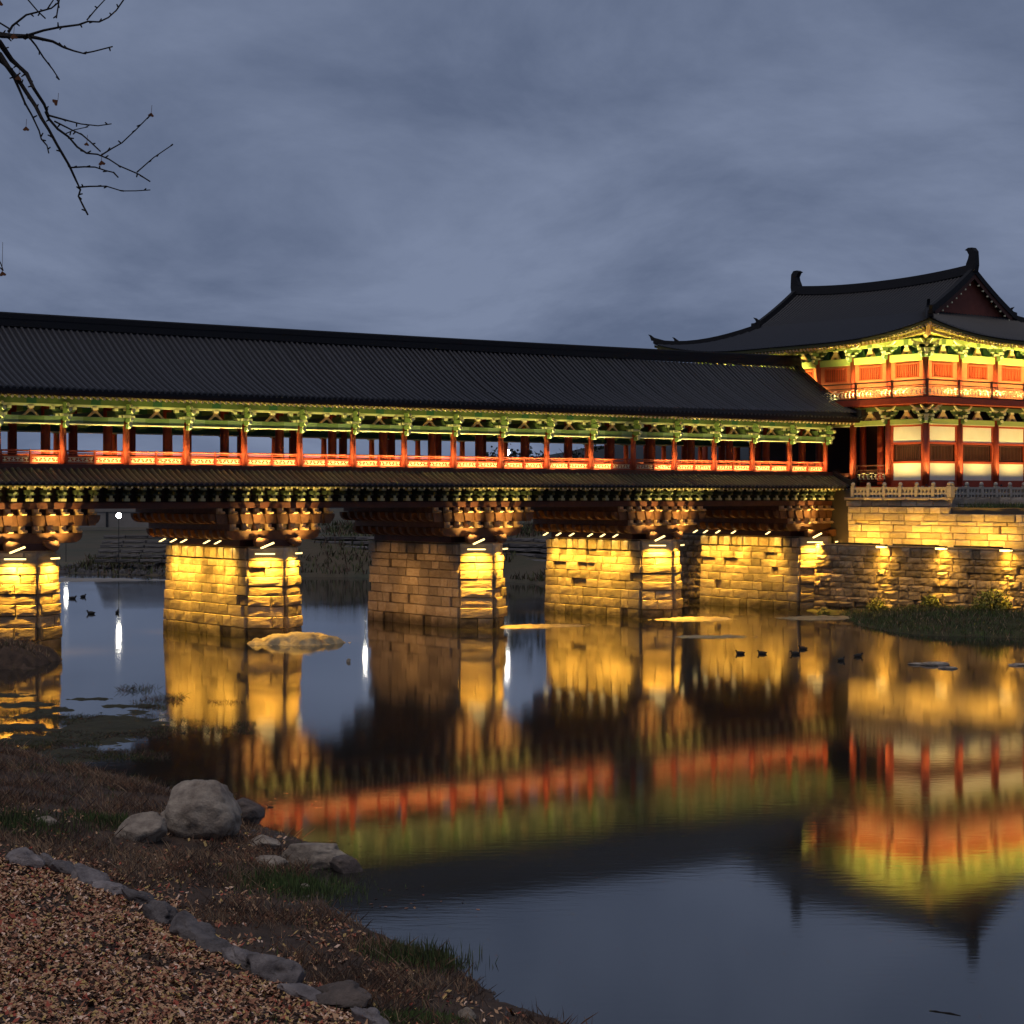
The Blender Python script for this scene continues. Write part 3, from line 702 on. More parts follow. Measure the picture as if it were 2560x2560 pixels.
# structure of the storeys
def col2(r, z0, z1): 
    m = MB(); m.tube([(0, 0, H(z0)), (0, 0, H(z1))], [r, r*.92], 14); me = m.mesh('column', M['wood_red'])
    for p in me.polygons: p.use_smooth = len(p.vertices) == 4
    return me
cL = col2(.23, .55, 4.9); cU = col2(.20, 6.19, 9.05)
perim = [(a_, 0) for a_ in ca]+[(0, b_) for b_ in cb[1:]]+[(A, b_) for b_ in cb[1:]]+[(a_, B) for a_ in ca[1:-1]]
plinth = MB().tube([(0, 0, H(.36)), (0, 0, H(.60))], [.38, .32], 10).mesh('column_plinth', M['stone_white'])
for a_, b_ in perim:
    place(cL, 'column', pav, (a_, b_, 0)); place(plinth, 'column_plinth', pav, (a_, b_, 0))
    place(cU, 'upper_column', pav, (a_, b_, 0))
# bays
def frame(m, x0, x1, z0, z1, t, y0, y1):
    m.box(x0, x1, y0, y1, z0, z0+t); m.box(x0, x1, y0, y1, z1-t, z1); m.box(x0, x0+t, y0, y1, z0+t, z1-t); m.box(x1-t, x1, y0, y1, z0+t, z1-t)
def lower_bay(Lb, openb=False):
    r = .23; x0, x1 = r-.02, Lb-r+.02; P = {}
    m = MB(); m.mi = 0; m.box(x0, x1, -.12, .12, H(4.57), H(4.88)); m.mi = 1; m.box(x0, x1, -.13, .13, H(4.52), H(4.57)); P['lintel'] = m.mesh('lintel', [M['green_pale_d'], M['green_pale']])
    if not openb:
        m = MB(); m.box(x0, x1, -.02, .10, H(.62), H(.98)); m.box(x0, x1, -.02, .10, H(2.06), H(2.20)); m.box(x0, x1, -.02, .10, H(3.28), H(3.42)); m.box(x0, x1, -.02, .10, H(4.40), H(4.52))
        m.box(x0, x0+.16, -.02, .10, H(.98), H(4.40)); m.box(x1-.16, x1, -.02, .10, H(.98), H(4.40)); P['wall_frame'] = m.mesh('wall_frame', M['wood_red'])
        P['lower_panel'] = MB().box(x0+.16, x1-.16, .03, .07, H(.98), H(2.06)).mesh('plaster_panel', M['plaster'])
        P['upper_panel'] = MB().box(x0+.16, x1-.16, .03, .07, H(3.42), H(4.40)).mesh('plaster_panel', M['plaster'])
        P['window_recess'] = MB().box(x0+.16, x1-.16, .45, .5, H(2.2), H(3.28)).mesh('window_recess', M['dark_in'])
        m = MB(); n = int((x1-x0-.7)/.14)
        frame(m, x0+.32, x1-.32, H(2.24), H(3.24), .06, .06, .14)
        for i in range(n): xx = x0+.42+(x1-x0-.84)*i/(n-1); m.box(xx-.02, xx+.02, .08, .12, H(2.3), H(3.18))
        P['window'] = m.mesh('lattice_window', M['wood_dark'])
    m = MB(); m.mi = 0; c = Lb/2
    m.prism([(c-.5, H(4.90)), (c-.16, H(4.90)), (c, H(5.08)), (c+.16, H(4.90)), (c+.5, H(4.90)), (c+.12, H(5.34)), (c-.12, H(5.34))], 'y', -.06, .06); m.mi = 1; m.box(c-.16, c+.16, -.1, .1, H(5.34), H(5.46))
    P['frog_leg_bracket'] = m.mesh('frog_leg_bracket', [M['ochre'], M['cream']])
    P['purlin'] = MB().box(0, Lb, -.1, .1, H(5.46), H(5.72)).mesh('purlin', M['green'])
    P['backing'] = MB().box(0, Lb, .5, .56, H(4.6), H(5.75)).mesh('backing_board', M['dark_in'])
    return P
M['green_pale_d'] = mat('yellow_green_beam', (.36, .42, .12), .5, (.28, .36, .10), 2)
M['wall_orange'] = mat('pale_orange_wall_board', (.46, .15, .065), .65, (.38, .11, .045), 2)
M['bars'] = mat('red_window_bars', (.36, .055, .018), .6)
def upper_bay(Lb):
    r = .2; x0, x1 = r-.02, Lb-r+.02; P = {}; c = Lb/2
    m = MB(); m.box(x0, x1, -.12, .12, H(8.58), H(9.02)); P['lintel'] = m.mesh('lintel', M['green_pale_d'])
    m = MB(); hw = min(.98, (x1-x0)/2-.35)
    m.box(x0, c-hw, .0, .1, H(6.2), H(8.58)); m.box(c+hw, x1, .0, .1, H(6.2), H(8.58)); m.box(c-hw, c+hw, .0, .1, H(6.2), H(7.50)); m.box(c-hw, c+hw, .0, .1, H(8.44), H(8.58)); P['wall_board'] = m.mesh('wall_board', M['wall_orange'])
    m = MB(); frame(m, c-hw, c+hw, H(7.50), H(8.44), .07, -.05, .08)
    n = 12
    for i in range(n): xx = c-hw+.1+(2*hw-.2)*i/(n-1); m.box(xx-.024, xx+.024, -.02, .05, H(7.57), H(8.37))
    P['window'] = m.mesh('barred_window', M['bars'])
    P['window_back'] = MB().box(c-hw, c+hw, .16, .19, H(7.5), H(8.44)).mesh('window_back', M['wood_dark'])
    m = MB(); m.mi = 0
    m.prism([(c-.42, H(9.04)), (c-.12, H(9.04)), (c, H(9.18)), (c+.12, H(9.04)), (c+.42, H(9.04)), (c+.10, H(9.50)), (c-.10, H(9.50))], 'y', -.06, .06); m.mi = 1; m.box(c-.14, c+.14, -.1, .1, H(9.50), H(9.60))
    P['frog_leg_bracket'] = m.mesh('frog_leg_bracket', [M['ochre'], M['cream']])
    m = MB(); m.mi = 0; m.box(0, Lb, -.1, .1, H(9.60), H(9.98)); m.mi = 1; m.box(c-.2, c+.2, -.105, .105, H(9.62), H(9.96)); P['purlin'] = m.mesh('purlin', [M['green_pale_d'], M['green']])
    P['backing'] = MB().box(0, Lb, .5, .56, H(9.02), H(10.3)).mesh('backing_board', M['green_dark'])
    m = MB(); m.box(x0, c-.62, .05, .1, H(9.12), H(9.52)).box(c+.62, x1, .05, .1, H(9.12), H(9.52)); P['transom'] = m.mesh('transom_board', M['green_dark'])
    return P
def lay(P, loc, rz):
    for k, me in P.items(): place(me, me.name.split('.')[0], pav, loc, (0, 0, rz))
for i in range(len(ca)-1):
    lay(lower_bay(ca[i+1]-ca[i]), (ca[i], 0, 0), 0); lay(upper_bay(ca[i+1]-ca[i]), (ca[i], 0, 0), 0)
for i in range(len(cb)-1):
    Lb = cb[i+1]-cb[i]
    lay(lower_bay(Lb, i > 0), (0, cb[i+1], 0), -math.pi/2); lay(upper_bay(Lb), (0, cb[i+1], 0), -math.pi/2)
# bracket clusters at column heads
def pav_bracket(z, big):
    m = MB(); k_ = 1.0; m.mi = 0
    m.prism([(-.72, z+.36), (-.6, z+.24), (.6, z+.24), (.72, z+.36), (.72, z+.44), (-.72, z+.44)], 'y', -.07, .07)
    m.prism([(-.42, z+.12), (-.34, z), (.34, z), (.42, z+.12), (.42, z+.2), (-.42, z+.2)], 'y', -.08, .08)
    m.prism([(.2, z+.2), (-.5, z+.2), (-.78, z+.38), (-.5, z+.44), (.2, z+.44)], 'x', -.07, .07); m.prism([(.2, z-.35), (-.4, z-.35), (-.55, z-.2), (-.55, z-.04), (.2, z-.04)], 'x', -.07, .07)
    m.mi = 1; m.box(-.2, .2, -.22, .2, z-.02, z+.10)
    for x in (-.62, 0, .62): m.box(x-.11, x+.11, -.12, .12, z+.44, z+.56)
    for x in (-.36, .36): m.box(x-.08, x+.08, -.12, .12, z+.16, z+.24)
    m.tube([(0, -.82, z+.37), (0, -.72, z+.37)], .10, 8); m.tube([(0, -.60, z-.12), (0, -.5, z-.12)], .11, 8); m.box(-.12, .12, -.62, -.42, z+.05, z+.2)
    # up-curled wings
    m.prism([(-.12, z+.56), (-.5, z+.60), (-.82, z+.80), (-.9, z+.78), (-.62, z+.52), (-.12, z+.48)], 'y', -.36, -.28)
    m.prism([(.12, z+.56), (.5, z+.60), (.82, z+.80), (.9, z+.78), (.62, z+.52), (.12, z+.48)], 'y', -.36, -.28)
    return m.mesh('column_bracket', [M['green'], M['green_pale']])
b1 = pav_bracket(H(4.95), 0); b2 = pav_bracket(H(9.12), 1)
for a_, b_ in perim:
    if b_ == 0: place(b1, 'column_bracket', pav, (a_, b_, 0)); place(b2, 'upper_column_bracket', pav, (a_, b_, 0))
    if a_ == 0: place(b1, 'column_bracket', pav, (a_, b_, 0), (0, 0, -math.pi/2)); place(b2, 'upper_column_bracket', pav, (a_, b_, 0), (0, 0, -math.pi/2))
for bq in (b1, b2): place(bq, 'corner_bracket', pav, (0, 0, 0), (0, 0, -math.pi/4), (1.15, 1.15, 1))
# floors, balcony
MB().box(-1.15, A+1.15, -1.15, B+1.15, H(5.80), H(6.18)).build('balcony_slab', M['wood_red'], pav)
MB().box(-.3, A+.3, -.3, B+.3, H(.36), H(.62)).build('floor_base', M['wood_red'], pav)
MB().box(.9, A-.9, .9, B-.9, H(9.0), H(10.2)).build('attic_block', M['dark_in'], pav)
MB().box(1.2, A-1.2, 1.2, B-1.2, H(6.2), H(9.0)).build('inner_wall', M['wood_dark'], pav)
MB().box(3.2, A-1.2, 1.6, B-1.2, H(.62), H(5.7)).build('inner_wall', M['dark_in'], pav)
def brail(Lb, closep=False):
    m = MB(); m.mi = 0
    m.tube([(0, 0, H(7.26)), (Lb, 0, H(7.26))], .05, 6); m.box(0, Lb, -.04, .04, H(6.92), H(6.98)).box(0, Lb, -.04, .04, H(6.82), H(6.86)).box(0, Lb, -.05, .05, H(6.19), H(6.27))
    m.box(-.06, .06, -.06, .06, H(6.19), H(7.34))
    return m.mesh('balcony_railing', M['wood_dark'])  # dark timber paints in the backlit silhouette of the rails
def blat(Lb):
    m = MB(); r = random.Random(5); n = max(4, int(Lb/.34)); d = (Lb-.2)/n
    for i in range(n):
        x = .1+i*d
        m.box(x+.03, x+d-.03, -.03, .03, H(6.72), H(6.77)) if i % 2 else m.box(x+.03, x+d-.03, -.03, .03, H(6.64), H(6.69))
        m.box(x+d*.5-.025, x+d*.5+.025, -.03, .03, H(6.40), H(6.66)); m.box(x+.02, x+d*.5, -.03, .03, H(6.50), H(6.55)); m.box(x+d*.4, x+d-.02, -.03, .03, H(6.36), H(6.41))
    return m.mesh('railing_lattice', M['cream'])
rb = [-1.1, 1.9, 5.1, 8.4, 11.6, 14.6, A+1.1]; rc = [-1.1, 1.8, 4.9, 8.0, 11.1, 14.2, 17.3, B+1.1]
for i in range(len(rb)-1):
    o = place(brail(rb[i+1]-rb[i]), 'balcony_railing', pav, (rb[i], -1.08, 0)); place(blat(rb[i+1]-rb[i]), 'railing_lattice', o)
for i in range(len(rc)-1):
    o = place(brail(rc[i+1]-rc[i]), 'balcony_railing', pav, (-1.08, rc[i+1], 0), (0, 0, -math.pi/2)); place(blat(rc[i+1]-rc[i]), 'railing_lattice', o)
# uplights of the pavilion
sm = MB().box(-.6, .6, -.06, .06, 0, .07).mesh('strip_light', M['metal'])
for i in range(len(ca)-1):
    c = (ca[i]+ca[i+1])/2
    o = place(sm, 'strip_light', pav, (c, -1.7, H(.38))); area(o, (0, 0, .1), (0, .55, 1.25), 95, GOLD, 2.2, .06, up='X', spread=84)
    o = place(sm, 'strip_light', pav, (c, -.85, H(6.19))); area(o, (0, 0, .1), (0, .30, 1.0), 135, (1, .72, .25), 2.4, .06, up='X', spread=160); area(o, (0, -.1, .1), (0, -.12, 1.0), 420, LIME, 2.4, .06, up='X', spread=90)
    h_ = place(pucka, 'column_uplight', pav, (ca[i], -.50, H(.62))); spot(h_, (0, 0, .13), (0, .30, 4), 330, (1, .70, .25), 40, .7, .05)
for i in range(len(cb)-1):
    c = (cb[i]+cb[i+1])/2
    if i < 2:
        o = place(sm, 'strip_light', pav, (-1.5, c, H(.38)), (0, 0, -math.pi/2)); area(o, (0, 0, .1), (0, .55, 1.25), 95, GOLD, 2.2, .06, up='X', spread=84)
        h_ = place(pucka, 'column_uplight', pav, (-.50, cb[i+1], H(.62))); spot(h_, (0, 0, .13), (.30, 0, 4), 330, (1, .70, .25), 40, .7, .05)
    o = place(sm, 'strip_light', pav, (-.85, c, H(6.19)), (0, 0, -math.pi/2)); area(o, (0, 0, .1), (0, .30, 1.0), 135, (1, .72, .25), 2.2, .06, up='X', spread=160); area(o, (0, -.1, .1), (0, -.12, 1.0), 420, LIME, 2.2, .06, up='X', spread=90)
h_ = place(pucka, 'column_uplight', pav, (-.38, -.38, H(.62))); spot(h_, (0, 0, .13), (.2, .2, 4.5), 330, GOLD, 40, .7, .05)
for a_, b_ in ((1.6, 3.4), (1.6, 5.2), (1.9, 7.0), (3.0, 4.4)): place(cL, 'inner_column', pav, (a_, b_, 0))
h_ = place(sm, 'strip_light', pav, (.5, 4.4, H(.64)), (0, 0, -math.pi/2)); area(h_, (0, 0, .1), (0, .5, 1), 22, ORG, 1.6, .06, up='X', spread=140)
o = place(brail(2.7), 'porch_railing', pav, (.05, 5.9, -5.3), (0, 0, -math.pi/2)); place(blat(2.7), 'railing_lattice', o)

# ================================================================== TERRACE, WALLS
TS, TW = 52.5, -10.7
terr = empty('pavilion_terrace', wp(TS, TW, 0), BR, 'stone terrace carrying the gate pavilion behind the balustrade', 'terrace')
MB().box(.3, 26, .3, 34, -1, H(.36)).build('terrace_core', M['dark_stone'], terr)
sr = random.Random(5)
wall_blocks(terr, (.0, 8.6), (0, 0), [(H(-.68), H(-.30))], (.9, 1.5), SV, sr, .01, .4)
wall_blocks(terr, (-.12, 8.7), (-.12, 0), [(H(-.30), H(-.10))], (1.1, 1.9), SV, sr, .005, .5)
wall_blocks(terr, (0, 0), (18, 0), [(H(-.95), H(-.55)), (H(-.55), H(-.10))], (.9, 1.6), SV, sr, .01, .4)
def balustrade(label, p0, p1, n, parent_rot_label=None):
    L_ = math.dist(p0, p1); ang = math.atan2(p1[1]-p0[1], p1[0]-p0[0]); d = L_/n
    E_ = empty('stone_balustrade', wp(p0[0], p0[1], 0), BR+ang, label, 'balustrade')
    post = MB(); post.box(-.11, .11, -.11, .11, H(-.10), H(.60)); post.tube([(0, 0, H(.60)), (0, 0, H(.66)), (0, 0, H(.76)), (0, 0, H(.84))], [.08, .13, .13, .05], 8); pm = post.mesh('post', M['stone_white'])
    rl = MB(); rl.box(.11, d-.11, -.07, .07, H(.40), H(.52)); rl.box(.11, d-.11, -.06, .06, H(.05), H(.17)); rlm_ = rl.mesh('rail', M['stone_white'])
    bl = MB()
    for q in (.28, .5, .72): bl.prism([(d*q-.10, H(.17)), (d*q+.10, H(.17)), (d*q+.05, H(.27)), (d*q+.13, H(.40)), (d*q-.13, H(.40)), (d*q-.05, H(.27))], 'y', -.05, .05); bl.box(d*q-.06, d*q+.06, -.05, .05, H(-.10), H(.05))
    bm2 = bl.mesh('lotus_support', M['stone_white'])
    for i in range(n+1):
        place(pm, 'post', E_, (i*d, 0, 0), sc=(1.5, 1.5, 1.0) if i == n and n < 9 else (1, 1, 1))
        if i < n: place(rlm_, 'rail', E_, (i*d, 0, 0)); place(bm2, 'lotus_support', E_, (i*d, 0, 0))
balustrade('pale stone balustrade lit warm on the terrace edge beside the bridge end', (TS+.02, -2.7), (TS+.02, TW+.1), 6)
balustrade('unlit grey stone balustrade running right in front of the pavilion', (TS+.15, TW+.08), (TS+18, TW+.08), 13)
# upper wall (lit)
uw = empty('upper_river_wall', wp(52.15, -2.6, 0), BR, 'tall upper retaining wall of squared pale stone glowing yellow', 'wall')
MB().box(.2, 1.2, -26, -.1, 0, H(-.72)).build('wall_core', M['dark_stone'], uw)
MB().box(1.2, 14, -26, -8.2, 0, H(-1.0)).build('wall_fill', M['rough_stone'], uw)
wall_blocks(uw, (0, 0), (0, -26), courses(H(-3.14), H(-1.1), (.22, .50), sr), (.3, 1.7), SV, sr, .045, .35, hole=.05)
wall_blocks(uw, (-.03, 0), (-.03, -8.2), [(H(-1.1), H(-.70))], (.5, 1.1), SV, sr, .03, .35, name='coping_stone')
# lower wall (rubble)
lw = empty('lower_river_wall', wp(50.65, -1.2, 0), BR, 'lower rough rubble river wall with floodlights set on its ledge', 'wall')
MB().box(.25, 1.7, -26, 0, -1, H(-3.16)).build('wall_core', M['dark_stone'], lw)
MB().box(-.02, 1.5, -26, 0, H(-3.16), H(-3.10)).build('ledge_slab', M['rough_stone'], lw)
wall_blocks(lw, (0, 0), (0, -26), courses(H(-7.5), H(-3.18), (.32, .55), sr), (.35, 1.25), SVR, sr, .06, .4, .04, H(-3.2), hole=.05)
# rubble column of stones left of pier five, far side
lw2 = empty('rubble_return_wall', wp(50.4, 12.2, 0), BR, 'narrow dark rubble wall seen between the fourth and fifth piers', 'wall')
wall_blocks(lw2, (0, 0), (0, -3.0), courses(H(-7.5), H(-2.7), (.35, .55), sr), (.4, 1.0), SVR, sr, .08, .5)
MB().box(.3, 3, -3.2, 0, -1, H(-2.6)).build('wall_core', M['dark_stone'], lw2)
# wall floodlights
LB = ['wall floodlight on the ledge nearest the bridge, first of three', 'middle wall floodlight on the ledge of the rubble wall', 'rightmost wall floodlight on the ledge, above the lit bush']
for i, w in enumerate((-7.04, -11.71, -16.46)):
    E_ = empty('wall_floodlight', wp(50.35, w, H(-3.16)), BR, LB[i], 'floodlight', 'floodlights along the rubble wall ledge')
    MB().box(-.10, .10, -.38, .38, .04, .16).build('housing', M['metal'], E_); MB().box(-.11, -.09, -.36, .36, -.06, .06).box(-.10, .12, -.36, .36, -.04, .04).build('lens', M['glow'], E_)
    MB().box(.1, .4, -.05, .05, .06, .12).build('arm', M['metal'], E_)
    spot(E_, (-.22, 0, -.08), (.10, 0, -4), 2600, WARM, 44, .9, .12)
    spot(E_, (-.30, 0, -.08), (.3, 0, -.8), 320, WARM, 110, .7, .12); spot(E_, (-1.3, 0, -.05), (.3, 0, -2.6), 420, WARM, 150, 1, .15)
    E2 = empty('ledge_uplight', wp(50.95, w+2.5, H(-3.08)), BR, ['ledge uplight washing the upper wall left of the first floodlight', 'ledge uplight washing the upper wall between two floodlights', 'ledge uplight washing the upper wall at far right'][i], 'uplight', 'uplights on the wall ledge')
    MB().box(-.08, .08, -1.75, 1.75, 0, .12).build('housing', M['metal'], E2)
    area(E2, (0, 0, .2), (1.2, 0, 1.2), 230, WARM, 3.4, .1, up='Y', spread=170)

# ================================================================== GROUND, WATER
def seg_dist(px_, py_, poly):
    """signed distance to an open polyline, positive on its left side"""
    best = np.full(px_.shape, 1e9); sign = np.ones(px_.shape)
    for (x0, y0), (x1, y1) in zip(poly[:-1], poly[1:]):
        dx, dy = x1-x0, y1-y0; L2 = dx*dx+dy*dy
        t = np.clip(((px_-x0)*dx+(py_-y0)*dy)/L2, 0, 1); qx = px_-(x0+t*dx); qy = py_-(y0+t*dy)
        d = np.hypot(qx, qy); cr_ = dx*(py_-y0)-dy*(px_-x0)
        m_ = d < best-1e-9; best = np.where(m_, d, best); sign = np.where(m_, np.sign(cr_), sign)
    return best*sign
def vnoise(x, y, sc, seed=0):
    out = np.zeros(x.shape); xf = x.ravel(); yf = y.ravel(); o = out.ravel()
    for i in range(len(xf)): o[i] = mnoise.noise(Vector((xf[i]*sc+seed, yf[i]*sc, seed*1.7)))
    return o.reshape(x.shape)
def grid_mesh(name, xs, ys, zf, material, **kw):
    X, Y = np.meshgrid(xs, ys); Z = zf(X, Y); nx, ny = len(xs), len(ys)
    me = bpy.data.meshes.new(name); V = np.stack([X.ravel(), Y.ravel(), Z.ravel()], 1)
    I = np.arange(nx*ny).reshape(ny, nx); Fc = np.stack([I[:-1, :-1].ravel(), I[:-1, 1:].ravel(), I[1:, 1:].ravel(), I[1:, :-1].ravel()], 1)
    me.from_pydata(V.tolist(), [], Fc.tolist()); me.materials.append(material); me.polygons.foreach_set('use_smooth', [True]*len(Fc)); me.update()
    return place(me, name, **kw)
# near bank
SHORE = [(14, 17), (5, 22.5), (.8, 26.2), (-.15, 27.4), (-1.15, 29.8), (-2.4, 31.8), (-3.3, 33.6), (-3.9, 36.2), (-4.1, 39.6), (-5.4, 41.6), (-6.4, 43.3), (-8.2, 46.5), (-9.6, 48.8), (-11.4, 50.5), (-13.8, 54), (-15.8, 57), (-22, 64), (-38, 76), (-90, 95), (-300, 120)]
# left of the polyline direction must be land: direction runs up-left, land lies on its left
def near_d(X, Y): return seg_dist(X, Y, SHORE)
def near_h(X, Y, n=True):
    d = near_d(X, Y)
    z = np.where(d > 0, .02+.15*d+.0022*np.clip(d, 0, 40)**2, .02+.35*d)
    z = np.clip(z, -1.2, 6.2)
    return z
M['soil'] = mat('dark_leafy_soil', (.11, .070, .048), .95, (.035, .024, .018), 2.2, 1.0, 14)
def nb(X, Y):
    z = near_h(X, Y); return z+.07*vnoise(X, Y, .9, 3)*np.clip(near_d(X, Y)+.4, 0, 1)+.025*vnoise(X, Y, 3.5, 5)
grid_mesh('near_bank', np.concatenate([np.linspace(-300, -32, 12), np.arange(-30, -12, .5), np.arange(-12, 4, .14), np.arange(4.2, 16, .8)]), np.concatenate([np.linspace(-60, 14, 10), np.arange(16, 45, .16), np.arange(45.5, 64, .5), np.linspace(66, 120, 12)]), nb, M['soil'], kind='structure')
def nz_at(x, y): return float(near_h(np.array([x]), np.array([y]))[0])
def hit(x, y):
    """photo direction -> point on the near bank"""
    lo, hi = 8., 80.
    for _ in range(40):
        m_ = (lo+hi)/2; p = at(x, y, m_)
        if p[2] > max(0, nz_at(p[0], p[1])): lo = m_
        else: hi = m_
    p = at(x, y, lo); return (p[0], p[1], max(0, nz_at(p[0], p[1])))
# far bank behind the bridge
FS = [(60, 138), (wp(52, 18)[0], wp(52, 18)[1]), (6, 150), (-2, 163), (-14, 170), (-30, 172), (-42, 178), (-60, 190), (-110, 205), (-400, 250)][::-1]
def far_h(X, Y):
    d = seg_dist(X, Y, FS)
    xw = np.clip((X+36)/10, 0, 1)
    rise = np.where(d < 0, .4*d, .03+xw*np.clip((d-2)*.30, 0, 3.0)+.020*np.clip(d, 0, 220)+.25*xw)
    return np.clip(rise, -1.2, 9)+np.where(d > 0, .12*vnoise(X, Y, .35, 9), 0)
M['far_ground'] = mat('far_bank_grass_and_soil', (.040, .046, .028), .95, (.085, .060, .038), .14, 1.0, 2)
grid_mesh('far_bank', np.concatenate([np.linspace(-500, -70, 20), np.arange(-68, 40, 1.5), np.linspace(42, 400, 16)]), np.concatenate([np.arange(126, 230, 1.5), np.linspace(235, 900, 24)]), far_h, M['far_ground'], kind='structure')
# right bank (land that carries pavilion) with a grassy foot in front of the wall
q = [wp(50.0, -1.0)[:2], on_water(2110, 1535)[:2], on_water(2150, 1562)[:2], on_water(2230, 1580)[:2], on_water(2340, 1590)[:2], on_water(2450, 1592)[:2], on_water(2560, 1596)[:2], (40, 90), (90, 70), (300, 20)]
RS = q
def right_h(X, Y):
    d = seg_dist(X, Y, RS)
    s_ = (X-OX)*UX+(Y-OY)*UY
    z = np.where(d > 0, .05+.13*np.clip(d, 0, 5)+.03*d, .35*d)
    z = z+.14*vnoise(X, Y, .6, 2)
    return np.where((s_ > 51.2), .5, np.clip(z, -1.2, .75))
# (distances are measured with land on the left of the direction)
M['grass_ground'] = mat('dark_grassy_ground', (.030, .040, .014), .95, (.06, .045, .022), 1.0, 1.0, 5)
grid_mesh('right_bank', np.arange(14, 62, .5), np.arange(70, 150, .5), right_h, M['grass_ground'], kind='structure')
MB().box(-900, 900, -200, 1500, -2.2, -1.6).build('riverbed', M['soil'], kind='structure')
# water
wm = bpy.data.materials.new('river_water'); wm.use_nodes = True; t = wm.node_tree; t.nodes.clear()
o_ = t.nodes.new('ShaderNodeOutputMaterial'); mixs = t.nodes.new('ShaderNodeMixShader'); gl = t.nodes.new('ShaderNodeBsdfGlossy'); df = t.nodes.new('ShaderNodeBsdfDiffuse')
df.inputs[0].default_value = (.018, .017, .014, 1); gl.inputs[0].default_value = (.95, .95, .95, 1); gl.distribution = 'GGX'; gl.inputs['Anisotropy'].default_value = 0
fr = t.nodes.new('ShaderNodeFresnel'); fr.inputs[0].default_value = 2.1
tcn = t.nodes.new('ShaderNodeTexCoord')
pn = t.nodes.new('ShaderNodeTexNoise'); pn.inputs['Scale'].default_value = .06; pn.inputs['Detail'].default_value = 3
t.links.new(tcn.outputs['Object'], pn.inputs[0])
mpw = t.nodes.new('ShaderNodeMapping'); mpw.inputs['Scale'].default_value = (1.6, 5.5, 1)
t.links.new(tcn.outputs['Object'], mpw.inputs[0])
wn = t.nodes.new('ShaderNodeTexNoise'); wn.inputs['Scale'].default_value = 1.0; wn.inputs['Detail'].default_value = 3; t.links.new(mpw.outputs[0], wn.inputs[0])
mr = t.nodes.new('ShaderNodeMapRange'); mr.inputs[1].default_value = .35; mr.inputs[2].default_value = .7; mr.inputs[3].default_value = .02; mr.inputs[4].default_value = .11
t.links.new(pn.outputs[0], mr.inputs[0])
bp = t.nodes.new('ShaderNodeBump'); bp.inputs['Distance'].default_value = .02; t.links.new(mr.outputs[0], bp.inputs['Strength']); t.links.new(wn.outputs[0], bp.inputs['Height'])
rr = t.nodes.new('ShaderNodeMapRange'); rr.inputs[1].default_value = .3; rr.inputs[2].default_value = .7; rr.inputs[3].default_value = .040; rr.inputs[4].default_value = .078
t.links.new(pn.outputs[0], rr.inputs[0]); t.links.new(rr.outputs[0], gl.inputs['Roughness'])
t.links.new(bp.outputs[0], gl.inputs['Normal'])
t.links.new(fr.outputs[0], mixs.inputs[0]); t.links.new(df.outputs[0], mixs.inputs[1]); t.links.new(gl.outputs[0], mixs.inputs[2]); t.links.new(mixs.outputs[0], o_.inputs[0])
me = bpy.data.meshes.new('water'); me.from_pydata([(-600, 0, 0), (500, 0, 0), (500, 400, 0), (-600, 400, 0)], [], [(0, 1, 2, 3)]); me.materials.append(wm)
place(me, 'water', kind='structure')

# ---- sandbars and mounds
def mound(name, cx, cy, rx, ry, h, rot, material, seed, zb=-.25, edge=1.1, **kw):
    def zf(X, Y):
        c, s_ = math.cos(rot), math.sin(rot); x = X*c+Y*s_; y = -X*s_+Y*c
        n_ = vnoise(X+cx, Y+cy, 1.1/max(.5, min(rx, ry)), seed)+edge*vnoise(X+cx, Y+cy, 1.6, seed+3)+edge*.7*vnoise(X+cx, Y+cy, 4., seed+4); r = np.sqrt((x/rx)**2+(y/ry)**2)+.22*n_
        return np.where(r < 1.5, h*np.clip(1-r*r, -1, 1), zb)+.05*vnoise(X+cx, Y+cy, 2.5, seed+1)+.025*vnoise(X+cx, Y+cy, 7., seed+2)
    R_ = max(rx, ry)*1.35
    return grid_mesh(name, np.linspace(-R_, R_, 64), np.linspace(-R_, R_, 64), zf, material, loc=(cx, cy, 0), **kw)
x, y, _ = on_water(745, 1608); mound('sandbar', x, y, 2.2, 1.9, .55, .30, M['sand'], 4, kind='structure')
x, y, _ = on_water(1330, 1566); mound('sandbar', x, y, 3.4, .9, .10, .3, M['sand'], 5, kind='structure')
x, y, _ = on_water(1740, 1548); mound('sandbar', x, y, 2.6, 1.3, .12, .3, M['sand'], 6, kind='structure')
x, y, _ = on_water(1780, 1592); mound('sandbar', x, y, 2.2, .8, .06, .1, M['sand'], 7, kind='structure')
x, y, _ = on_water(70, 1450); mound('sandbar', x, y, 12, 1.8, .2, 0, M['concrete'], 8, kind='structure')
x, y, _ = on_water(24, 1655); mound('earth_mound', x, y, 1.9, 3.6, .9, .2, M['soil'], 9, kind='structure')
x, y, _ = on_water(2040, 1545); mound('sandbar', x, y, 2.6, 1.5, .10, .3, M['sand'], 12, kind='structure')

